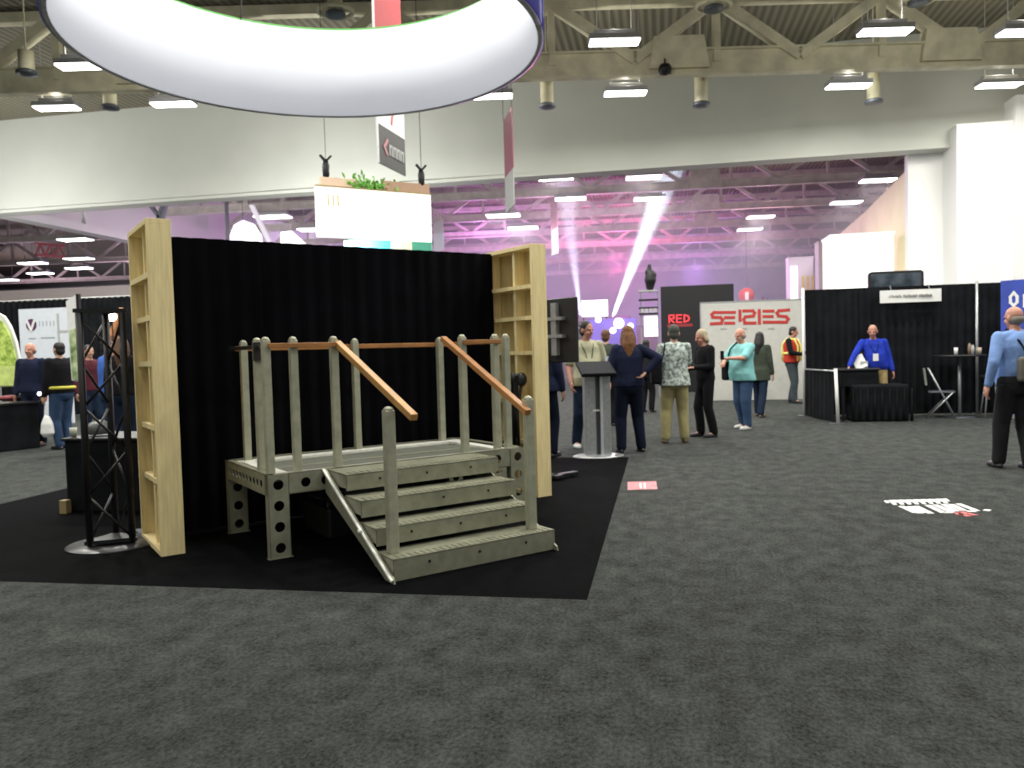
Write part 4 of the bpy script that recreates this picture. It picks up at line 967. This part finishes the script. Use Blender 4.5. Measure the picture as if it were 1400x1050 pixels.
for x in (345, 590, 915): strokes([L_([(x-30, 440), (x+30, 440)])], 14*k_, (0, -.012, 0), (1, 0, 0), (0, 0, 1), (0, -1, 0), .004).build('small_lettering', M_LGREY, t)
# red lit word on a black wall left of it
A = aty(903, 392, 25); B = aty(1003, 388, 25)
t = empty('display_wall', (A.x, 25, 0), 0, 'black display wall with a red lit sign left of the grey lettered wall', 'booth')
MB().box(0, B.x-A.x, 0, .3, 0, A.z).build('panel', M_BLACK, t)
p = aty(915, 441, 25); q = aty(942, 431, 25)
bw = q.x-p.x; Mneon = mat('red_neon', (.8, .05, .06), .5, emit=(.9, .03, .06), estr=.6)
strokes([[(0, 0), (0, .17), (.10, .17), (.10, .09), (0, .09), (.1, 0)], [(.26, .17), (.16, .17), (.16, 0), (.26, 0)], [(.16, .09), (.25, .09)], [(.32, 0), (.32, .17), (.40, .14), (.42, .08), (.40, .03), (.32, 0)]], .03, (p.x-A.x, -.01, p.z), (bw/.42, 0, 0), (0, 0, 1.3), (0, -1, 0), .01).build('lit_lettering', Mneon, t)
MB().box(p.x-A.x-.06, q.x-A.x+.1, -.008, 0, p.z-.14, p.z-.05).build('red_strip', mat('dim_red', (.25, .02, .03), .6), t)
# round red balloon-like logo beyond
p = aty(1021, 404, 60)
t = empty('hanging_logo', p, 0, 'small round red and white logo hanging far behind above the grey lettered wall', 'sign')
MB().lathe([(.05, -.02), (.55, -.02), (.55, .02), (.05, .02)], n=24).build('disc', M_LETR, t, True).rotation_euler = (pi/2, 0, 0)
MB().box(-.12, .12, -.06, -.03, -.3, .25).build('mark', M_WPRINT, t); MB().bar((0, 0, .5), (0, 0, 12-p.z), .03, .03).build('suspension_wire', M_BLACK, t)
# light and camera tower
c = aty(889, 470, 23); zz = lambda y: aty(889, y, 23).z
t = empty('equipment_tower', (c.x, 23, 0), 0, 'slim tower of shelves with black lamp head on top left of the black display wall', 'tower')
for x in (-.24, .24): MB().box(x-.02, x+.02, -.02, .02, 0, zz(395)).build('upright', M_CHROME, t)
for y in (397, 409, 420, 428): MB().box(-.30, .24, -.15, .15, zz(y)-.04, zz(y)).build('shelf', M_BLACK if y != 397 else M_LGREY, t)
for i in range(4): MB().box(-.24+i*.12, -.16+i*.12, -.16, .10, zz(428)+.005, zz(421)-.02).build('equipment_box', M_LGREY, t)
MB().box(-.16, .22, -.03, .03, zz(460), zz(432)).build('lit_screen', mat('lit_screen', (1, 1, 1), .5, emit=(1, .97, .95), estr=1.3), t)
b = Blob(); b.chain([(.02, 0, zz(395)), (.04, 0, zz(383)), (.04, 0, zz(378))], [.10, .17, .15]); b.chain([(-.02, 0, zz(372)), (.10, 0, zz(376))], [.10, .12]); b.chain([(0, 0, zz(372)), (.02, 0, zz(363))], [.08, .06]); b.build('lamp_head', M_BLACK, t, .03)
# bright screens and people lights at the stage end of the far hall
A, B = aty(795, 411, 55), aty(831, 432, 55)
t = empty('projection_screen', (A.x, 55, 0), 0, 'bright white rectangular projection screen in the distance right of the television', 'screen')
MB().box(0, B.x-A.x, 0, .1, B.z, A.z).build('screen', mat('bright_screen', (1, 1, 1), .5, emit=(1, .98, 1), estr=1.6), t)
for x in (.1, B.x-A.x-.1): MB().box(x-.05, x+.05, .1, .2, 0, A.z).build('post', M_BLACK, t)
A, B = aty(803, 437, 45), aty(870, 470, 45)
t = empty('stage_backdrop', (A.x, 45, 0), 0, 'low violet lit stage front in the distance behind the lectern', 'stage')
MB().box(0, B.x-A.x, 0, 1.2, 0, A.z).build('panel', mat('violet_panel', (.10, .06, .32), .6, emit=(.2, .12, .7), estr=.45), t)
for x, y in ((846, 442), (797, 452), (818, 437), (838, 452), (862, 446)):
    p = aty(x, y, 44.6); MB().ball(p-V((A.x, 45, 0)), .18 if x != 846 else .30, n=10).build('lamp', mat('stage_lamp', (1, 1, 1), .5, emit=(1, .95, 1), estr=3), t, True)
A, B = aty(700, 470, 62), aty(900, 470, 62)
for i, (xa, xb, yt, c_, l) in enumerate(((705, 790, 428, (.03, .02, .05), 'dark'), (862, 900, 446, (.08, .05, .12), 'plum'), (840, 862, 432, (.14, .08, .24), 'lilac'))):
    a, b = aty(xa, yt, 62+i), aty(xb, yt, 62+i)
    tag(MB().box(a.x, b.x, 62+i, 63+i, 0, a.z).build('booth_wall', mat('booth_%s' % l, c_, .7)), 'distant %s booth wall at the stage end of the far hall' % l, 'booth')
# far right pink curtain strips over the sign wall
for i in range(6):
    p = aty(1041+i*6, 380, 66); q = aty(1044+i*6, 380, 66)
    tag(MB().box(p.x, q.x, 66, 66.2, 0, 5.2-.12*i).build('hanging_drape', mat('violet_drape', (.18, .07, .20), .8)), 'narrow violet drape strip far behind above the right end of the lettered wall', 'curtain', 'violet drape strips far behind')

# ------------------------------------------------------------------ light beams in the haze: moving heads that shine up through theatrical haze
def haze_mat(dens):
    m = bpy.data.materials.new('theatrical_haze'); m.use_nodes = True; nt = m.node_tree; nt.nodes.clear()
    o = nt.nodes.new('ShaderNodeOutputMaterial'); v = nt.nodes.new('ShaderNodeVolumeScatter'); v.inputs['Density'].default_value = dens; v.inputs['Anisotropy'].default_value = 0.0
    v.inputs['Color'].default_value = (1, 1, 1, 1); nt.links.new(v.outputs[0], o.inputs['Volume']); return m
def beam(px0, py0, px1, py1, Y0, Y1, ang, col, e, label):
    a = aty(px0, py0, Y0); b = aty(px1, py1, Y1)
    t = empty('moving_head_light', a, 0, label, 'stage light')
    MB().lathe([(.22, -.5), (.25, -.42), (.25, -.36)], n=16).build('base', M_BLACK, t, True)
    d = (b-a).normalized(); R3 = rotto(d).to_4x4()
    me = MB().lathe([(.10, -.30), (.22, -.22), (.24, 0), (.20, .02)], n=16).mesh('head'); me.transform(R3); link('head', me, M_BLACK, t)
    for q in (-1, 1): MB().box(q*.28-.03, q*.28+.03, -.08, .08, -.42, .06).build('yoke', M_BLACK, t)
    MB().box(-.5, .5, -.5, .5, -a.z, -.5).build('plinth', M_BLACK, t)
    s = lamp('beam_lamp', 'SPOT', a+d*.25, e, col, .10, target=b, angle=ang, blend=.5)
    return a, b
HM = haze_mat(.008)
beams = [beam(795, 441, 773, 262, 48, 44, radians(8.5), (.72, .76, 1.0), 380000, 'moving head stage light throwing the left pale beam upward'),
         beam(836, 438, 893, 292, 48, 46, radians(11), (.72, .86, 1.0), 900000, 'moving head stage light throwing the wide right white beam upward')]
tag(MB().box(-28.6, 23.5, 31.2, 95.5, 0.02, 11.95).build('haze', HM), 'thin theatrical haze filling the far hall, lilac in the show lights', 'haze', kind='stuff')

# ------------------------------------------------------------------ drape booth at the right
Yb = 16.1
xl = aty(1101, 480, Yb).x; xr = aty(1368, 480, Yb).x
t = empty('drape_booth', (xl, Yb, 0), 0, 'black pipe and drape booth backwall with low side drape at the right', 'booth')
zb = 2.44
n_ = 4; w_ = (xr+.3-xl)/n_
for i in range(n_): drape((i*w_, 0), (i*w_+w_+.02, 0), .02, zb, M_DRAPE, 7, .04, t, seed=20+i)
MB().tube([(0, .09, zb-.05), (xr+.3-xl, .09, zb-.05)], .02).build('crossbar', M_CHROME, t, True)
for x in (-.03, xr+.2-xl, aty(1334, 400, Yb).x-xl): MB().tube([(x, -.05 if x > 1 else .0, 0), (x, -.05 if x > 1 else 0, zb+.04)], .024).build('upright', M_WPRINT if x < 0 else M_CHROME, t, True)
fp = atz(1146, 580); fx_, fy_ = fp.x-xl, fp.y-Yb
drape((-.02, -.02), (fx_*.96, fy_*.86), .02, .90, M_DRAPE, 8, .03, t, 'side_drape', 31)
MB().tube([(fx_, fy_, 0), (fx_-.03, fy_+.02, .96)], .027).build('low_upright', M_WPRINT, t, True)
MB().tube([(0, 0, .91), (fx_-.03, fy_, .92)], .016).build('low_crossbar', M_CHROME, t, True)
for x, y in ((0, 0), (fx_, fy_)): MB().box(x-.12, x+.12, y-.02, y+.2, 0, .008).build('base_plate', M_DGREY, t)
# identification card
A, B = aty(1203, 397.5, Yb-.15), aty(1287, 394.5, Yb-.15)
t = empty('booth_name_sign', (A.x, Yb-.15, A.z), 0, 'white rectangular booth name card hanging from the top of black drape', 'sign')
Ws = B.x-A.x; MB().box(0, Ws, 0, .01, -.235, 0).build('card', M_WPRINT, t)
pt = []
for i in range(30):
    if i in (9, 20): continue
    x = Ws*(.15+.7*i/30); h = .042 if i % 4 else .03
    pt += [[(x, -.135), (x, -.135+h)], [(x, -.135+h*(i % 3)/2), (x+.018, -.135+h*((i+1) % 3)/2)]]
strokes(pt, .008, (0, -.001, 0), (1, 0, 0), (0, 0, 1), (0, -1, 0), .002).build('lettering', mat('grey_lettering', (.30, .30, .29), .6), t)
for x in (.2, Ws-.2): MB().bar((x, .005, 0), (x, .1, .09), .01, .01).build('hook', M_CHROME, t)
# dark rounded display behind the drape
A, B = aty(1187, 372, 17.2), aty(1263, 370, 17.2)
t = empty('raised_display', (A.x, 17.2, 0), 0, 'dark rounded display screen raised above the black drape behind the name card', 'screen')
wd = B.x-A.x; zt = A.z
rr = .07; pts = []
for cx, cz, a0 in ((rr, zt-rr, 90), (rr, zt-.62+rr, 180), (wd-rr, zt-.62+rr, 270), (wd-rr, zt-rr, 0)):
    for k in range(5): a = radians(a0+k*22.5); pts.append((cx+rr*cos(a), 0, cz+rr*sin(a)))
slab(pts, .06, (0, 1, 0)).build('frame', M_BPLAS, t)
MB().box(.05, wd-.05, -.006, 0, zt-.57, zt-.05).build('screen', mat('reflective_dark', (.02, .04, .055), .25, noise=.5, nscale=3, color2=(.09, .11, .14)), t)
MB().box(wd/2-.04, wd/2+.04, .0, .08, 0, zt-.6).box(wd/2-.3, wd/2+.3, -.2, .3, 0, .03).build('stand', M_DGREY, t)
# draped block and black table
a, b = atz(1166, 577), atz(1251, 577)
t = empty('draped_box', (a.x, a.y, 0), 0, 'black cloth covered box standing in front of the booth attendant', 'box')
hz = aty(1200, 526, a.y).z
bx = Blob(); 
MB().box(0, b.x-a.x-.05, 0, .6, 0, hz).build('cloth_cover', M_DRAPE, t, bevel=.04)
dd = MB(); 
for i in range(9): dd.tube([((b.x-a.x)*i/8.2, -.012, .01), ((b.x-a.x)*i/8.2+.01, -.002, hz*.9)], [.03, .008], 6)
dd.build('cloth_fold', M_DRAPE, t, True)
A = aty(1147, 497, 14.95); B = aty(1206, 497, 14.95)
t = empty('booth_table', (A.x, 14.95, 0), 0, 'black topped booth table under the attendant hand, beside the white low post', 'table')
MB().box(0, B.x-A.x-.02, 0, .65, .90, .94).build('table_top', M_BPLAS, t, bevel=.01)
MB().box(.03, B.x-A.x-.05, .03, .62, .62, .90).build('table_skirt', M_DRAPE, t)
for x in (.08, B.x-A.x-.08):
    for y in (.08, .58): MB().box(x-.02, x+.02, y-.02, y+.02, 0, .62).build('leg', M_BLACK, t)
p = aty(1180, 488, 15.1)
t = empty('paper_stack', (p.x, 15.15, .94), radians(-10), 'white leaning paper brochure on the black booth table', 'paper')
pm = MB().box(-.10, .10, -.0, .015, 0, .26); me = pm.mesh('p'); me.transform(Matrix.Rotation(radians(-24), 4, 'Y') @ Matrix.Rotation(radians(-20), 4, 'X')); link('brochure', me, M_WPRINT, t)
MB().box(-.03, .09, .02, .09, 0, .12).build('holder', M_LGREY, t)
# high table, chair, things on it
c = aty(1312, 566, 15.5)
t = empty('high_table', (c.x, c.y, 0), 0, 'dark round topped high table on a thin grey post at the booth', 'table')
zt = aty(1312, 485, c.y).z
MB().lathe([(.42, zt-.03), (.43, zt-.015), (.42, zt)], n=32).build('table_top', M_BPLAS, t, True); MB().tube([(0, 0, .02), (0, 0, zt-.02)], .028).build('post', M_CHROME, t, True)
MB().lathe([(.26, 0), (.26, .012), (.04, .03)], n=24).build('base', M_DGREY, t, True)
TT = (c.x, c.y, zt)
for i, (px, h, r, mm, l) in enumerate(((1307, .13, .035, M_WPRINT, 'white paper cup on the high booth table'), (1327, .20, .03, mat('amber', (.3, .22, .15), .4), 'amber brown bottle on the high booth table'), (1330, .17, .03, M_LGREY, 'grey slim bottle beside the amber one'), (1340, .12, .045, mat('beige_tub', (.5, .42, .33), .5), 'beige tub at the right of the high table'))):
    q = aty(px, 482, c.y)
    o = empty('cup' if i == 0 else 'bottle' if i < 3 else 'tub', (q.x, c.y+.05*(i % 2), zt), 0, l, 'drink' if i < 3 else 'container')
    MB().lathe([(r*.85, 0), (r, h*.6), (r*.9, h*.75), (r*.5, h), (r*.4, h)] if i in (1, 2) else [(r*.8, 0), (r, h)], n=14).build('container_body', mm, o, True)
    if i in (1, 2): MB().lathe([(r*.45, h), (r*.45, h+.02)], n=10).build('cap', M_BLACK, o)
c = aty(1275, 568, 15.9)
t = empty('folding_chair', (c.x+.0, c.y-.45, 0), radians(75), 'grey backed folding chair between the draped box and high table', 'chair')
MB().box(-.22, .22, -.22, .2, .46, .49).build('seat', M_DGREY, t, bevel=.01)
me = MB().box(-.21, .21, .16, .19, .62, .92).mesh('b'); me.transform(Matrix.Rotation(radians(-6), 4, 'X')); link('backrest', me, mat('chair_grey', (.22, .23, .21), .6), t)
for x in (-.21, .21):
    MB().tube([(x, -.22, 0), (x, .20, .9)], .014).build('leg', M_CHROME, t, True); MB().tube([(x, .24, 0), (x, -.18, .47)], .014).build('leg', M_CHROME, t, True)
c = aty(1364, 572, 15.3)
t = empty('bar_stool', (c.x-.1, c.y, 0), 0, 'black stool half hidden left of the blue banner', 'stool')
MB().lathe([(.17, .70), (.19, .73), (.17, .76)], n=20).build('seat', M_BLACK, t, True)
for k in range(4): MB().tube([(.10*cos(k*pi/2+.7), .10*sin(k*pi/2+.7), .71), (.2*cos(k*pi/2+.7), .2*sin(k*pi/2+.7), 0)], .012).build('leg', M_CHROME, t, True)
# blue banner
A = aty(1368, 384, 15.4); B = aty(1440, 378, 15.0)
t = empty('blue_banner_stand', (A.x, 15.4, 0), math.atan2(-.4, B.x-A.x), 'tall royal blue banner with white bubble lettering at the right edge', 'banner')
MB().box(0, 1.2, 0, .03, .05, A.z).build('banner_panel', M_BLUEB, t); MB().box(-.03, 1.23, -.12, .12, 0, .06).build('foot', M_CHROME, t)
strokes([[(.20, 2.20), (.15, 2.13), (.15, 2.03), (.20, 1.97), (.25, 2.03), (.25, 2.13), (.20, 2.20)], [(.36, 1.95), (.36, 2.14), (.45, 2.17), (.50, 2.10), (.50, 1.95)], [(.60, 1.95), (.60, 2.2)]], .045, (0, -.002, 0), (1, 0, 0), (0, 0, 1), (0, -1, 0), .004).build('lettering', M_WPRINT, t)

# ------------------------------------------------------------------ left side booths
A, B = aty(25, 423, 16.5), aty(93, 424, 16.5)
t = empty('logo_sign', (A.x, 16.5, 0), 0, 'pale grey sign board with a round dark V logo at the left', 'sign')
Ws = B.x-A.x; zt = A.z; MB().box(0, Ws, 0, .05, .0, zt).build('board', M_PALE, t)
u_ = Ws/910
def LL(x, y): return ((x-60)*u_, zt-(y-120)*u_)
cx, cz = LL(288, 378)
def disc(r0_, r1_, c_, nm, m):
    n = 28; b = MB(); P_ = [(c_[0]+r_*cos(2*pi*k/n), -.006, c_[1]+r_*sin(2*pi*k/n)) for r_ in (r0_, r1_) for k in range(n)]
    b.poly(P_, [(k, (k+1) % n, n+(k+1) % n, n+k) for k in range(n)]); return b.build(nm, m, t)
Mvl = mat('plum_logo', (.10, .03, .10), .6)
disc(0.001, 98*u_, (cx, cz), 'logo_disc', Mvl)
strokes([[LL(215, 320), LL(280, 462), LL(345, 320)]], 38*u_, (0, -.008, 0), (1, 0, 0), (0, 0, 1), (0, -1, 0), .004).build('logo_letter_v', M_WPRINT, t)
strokes([[LL(440+i*66, 330), LL(440+i*66, 400)] for i in range(5)]+[[LL(225, 592), LL(360, 592)], [LL(460, 588), LL(700, 590)]], 12*u_, (0, -.004, 0), (1, 0, 0), (0, 0, 1), (0, -1, 0), .003).build('lettering', mat('faint_letters', (.34, .38, .40), .6), t)
strokes([[LL(780, 230), LL(780, 700)], [LL(800, 500), LL(960, 500)]], 40*u_, (0, -.003, 0), (1, 0, 0), (0, 0, 1), (0, -1, 0), .002).build('grey_band', M_LGREY, t)
# black backwalls far left
A, B = aty(-40, 412, 19), aty(182, 417, 19)
t = empty('black_backwall', (A.x, 19, 0), 0, 'long black drape backwall behind the signs at the left', 'curtain')
for i in range(4): drape(((B.x-A.x)/4*i, 0), ((B.x-A.x)/4*(i+1)+.02, 0), .02, A.z-.05, M_DRAPE, 7, .04, t, seed=50+i)
MB().tube([(0, .02, A.z-.05), (B.x-A.x, .02, A.z-.05)], .025).build('crossbar', M_LGREY, t)
A, B = aty(-40, 401, 40), aty(190, 408, 40)
t = empty('banner_fascia', (A.x, 40, 0), 0, 'long pale fascia band over booths in the far left distance', 'sign')
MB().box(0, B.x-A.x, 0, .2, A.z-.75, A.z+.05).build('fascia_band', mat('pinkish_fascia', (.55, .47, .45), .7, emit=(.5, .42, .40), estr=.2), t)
for k in range(6): x = (B.x-A.x)*(k+.5)/6; MB().box(x-.1, x+.1, 0, .2, 0, A.z-.7).build('post', M_BLACK, t)
# curved green banner and leaning green banner
p = aty(-12, 530, 13.5); 
t = empty('curved_green_banner', (p.x-.2, 13.5, 0), 0, 'curved top banner with green leaf print at the left edge', 'banner')
pr = [aty(x, y, 13.5) for x, y in ((-30, 430), (-5, 427), (5, 432), (14, 446), (22, 468), (28, 500), (30, 528), (-30, 530))]
slab([q-V((p.x-.2, 13.5, 0)) for q in pr], .05, (0, 1, 0)).build('frame', M_WPRINT, t)
pr2 = [aty(x, y, 13.45) for x, y in ((-30, 437), (-6, 434), (3, 440), (12, 455), (18, 475), (23, 500), (-30, 500))]
slab([q-V((p.x-.2, 13.5, 0)) for q in pr2], .02, (0, 1, 0)).build('leaf_print', M_GREENB, t)
pr3 = [aty(x, y, 13.45) for x, y in ((-30, 500), (23, 500), (27, 527), (-30, 528))]
slab([q-V((p.x-.2, 13.5, 0)) for q in pr3], .02, (0, 1, 0)).build('lime_print', M_LIME, t)
MB().box(-.1, -.04, .02, .08, 0, 1.0).box(.30, .36, .02, .08, 0, 1.0).build('stand', M_CHROME, t)
t = empty('leaning_green_banner', aty(98, 560, 11.0).xy.to_3d(), 0, 'narrow tall white and green banner seen at an angle left of the truss tower', 'banner')
o_ = V((t.location.x, t.location.y, 0))
pr = [aty(x, y, 11.0)-o_ for x, y in ((90, 412), (104, 402), (107, 522), (98, 520))]
slab(pr, .04, (0, 1, 0)).build('frame', M_WPRINT, t)
pr = [aty(x, y, 10.97)-o_ for x, y in ((94.5, 452), (105, 448), (106.5, 520), (98.5, 518))]
slab(pr, .02, (0, 1, 0)).build('leaf_print', mat('soft_green_print', (.28, .42, .14), .6, noise=.5, nscale=9, color2=(.6, .7, .4)), t)
MB().box(pr[1].x+.0, pr[1].x+.05, -.02, .03, 0, (aty(106, 402, 11.0)).z).build('side_post', M_BLACK, t)
# black table with red goods
a = atz(-30, 622); b = atz(56, 612)
t = empty('black_table', (a.x, a.y, 0), math.atan2(b.y-a.y, b.x-a.x), 'black draped table at the left edge of the photo', 'table')
Lt = (b-a).length; ht = aty(30, 549, b.y).z
MB().box(0, Lt, 0, .75, 0, ht-.03).build('table_skirt', M_DRAPE, t, bevel=.02); MB().box(-.02, Lt+.02, -.02, .77, ht-.03, ht).build('table_top', M_BLACK, t)
for i, (px, w1, h1, mm, l) in enumerate(((46, .16, .14, M_LETR, 'bright red folded item at the corner of the left black table'), (10, .30, .12, mat('dark_red', (.16, .02, .03), .7), 'dark red bundle on the left black table'), (28, .22, .16, M_BLACK, 'black bundle between red ones on the left table'))):
    q = aty(px, 545, b.y+.25)
    o = empty('fabric_bundle', (q.x, b.y+.25-.12*(2-i)*0, ht), 0, l, 'bundle')
    bb = Blob(); bb.ball((0, 0, h1*.42), w1*.6, .13, h1*.42); bb.ball((w1*.3, .02, h1*.5), w1*.4, .10, h1*.4); bb.build('cloth', mm, o, .014)
p = aty(49, 536, b.y-.02)
t = empty('small_lamp', (p.x, b.y+.06, ht), 0, 'tiny round white lamp on the corner of the left black table', 'lamp')
MB().lathe([(.04, 0), (.04, .01), (.01, .02), (.01, .10)], n=12).build('stem', M_BLACK, t); MB().ball((0, 0, .125), .032).build('bulb', M_LENS, t, True)
# bright lamp and wooden structure seen through the truss
p = aty(153, 433, 14)
t = empty('standing_lamp', (p.x, 14, 0), 0, 'glowing white lamp on a pole seen through the black truss tower', 'lamp')
MB().ball((0, 0, p.z), .09, n=12).build('bulb', M_LENS, t, True); MB().tube([(0, 0, 0), (0, 0, p.z-.08)], .015).build('pole', M_BLACK, t); MB().lathe([(.15, 0), (.15, .02)], n=16).build('base', M_BLACK, t)
p = aty(160, 440, 15.5)
t = empty('display_post', (p.x, 15.5, 0), 0, 'slanted orange brown display post behind the glowing lamp at the left', 'display')
MB().bar((-.1, 0, 0), (-.05, 0, p.z-.3), .22, .1).build('post', mat('brown_post', (.20, .08, .04), .6), t); MB().bar((-.15, 0, p.z-.3), (.16, 0, p.z+.28), .14, .1).build('slanted_arm', mat('orange_arm', (.55, .25, .10), .6), t)
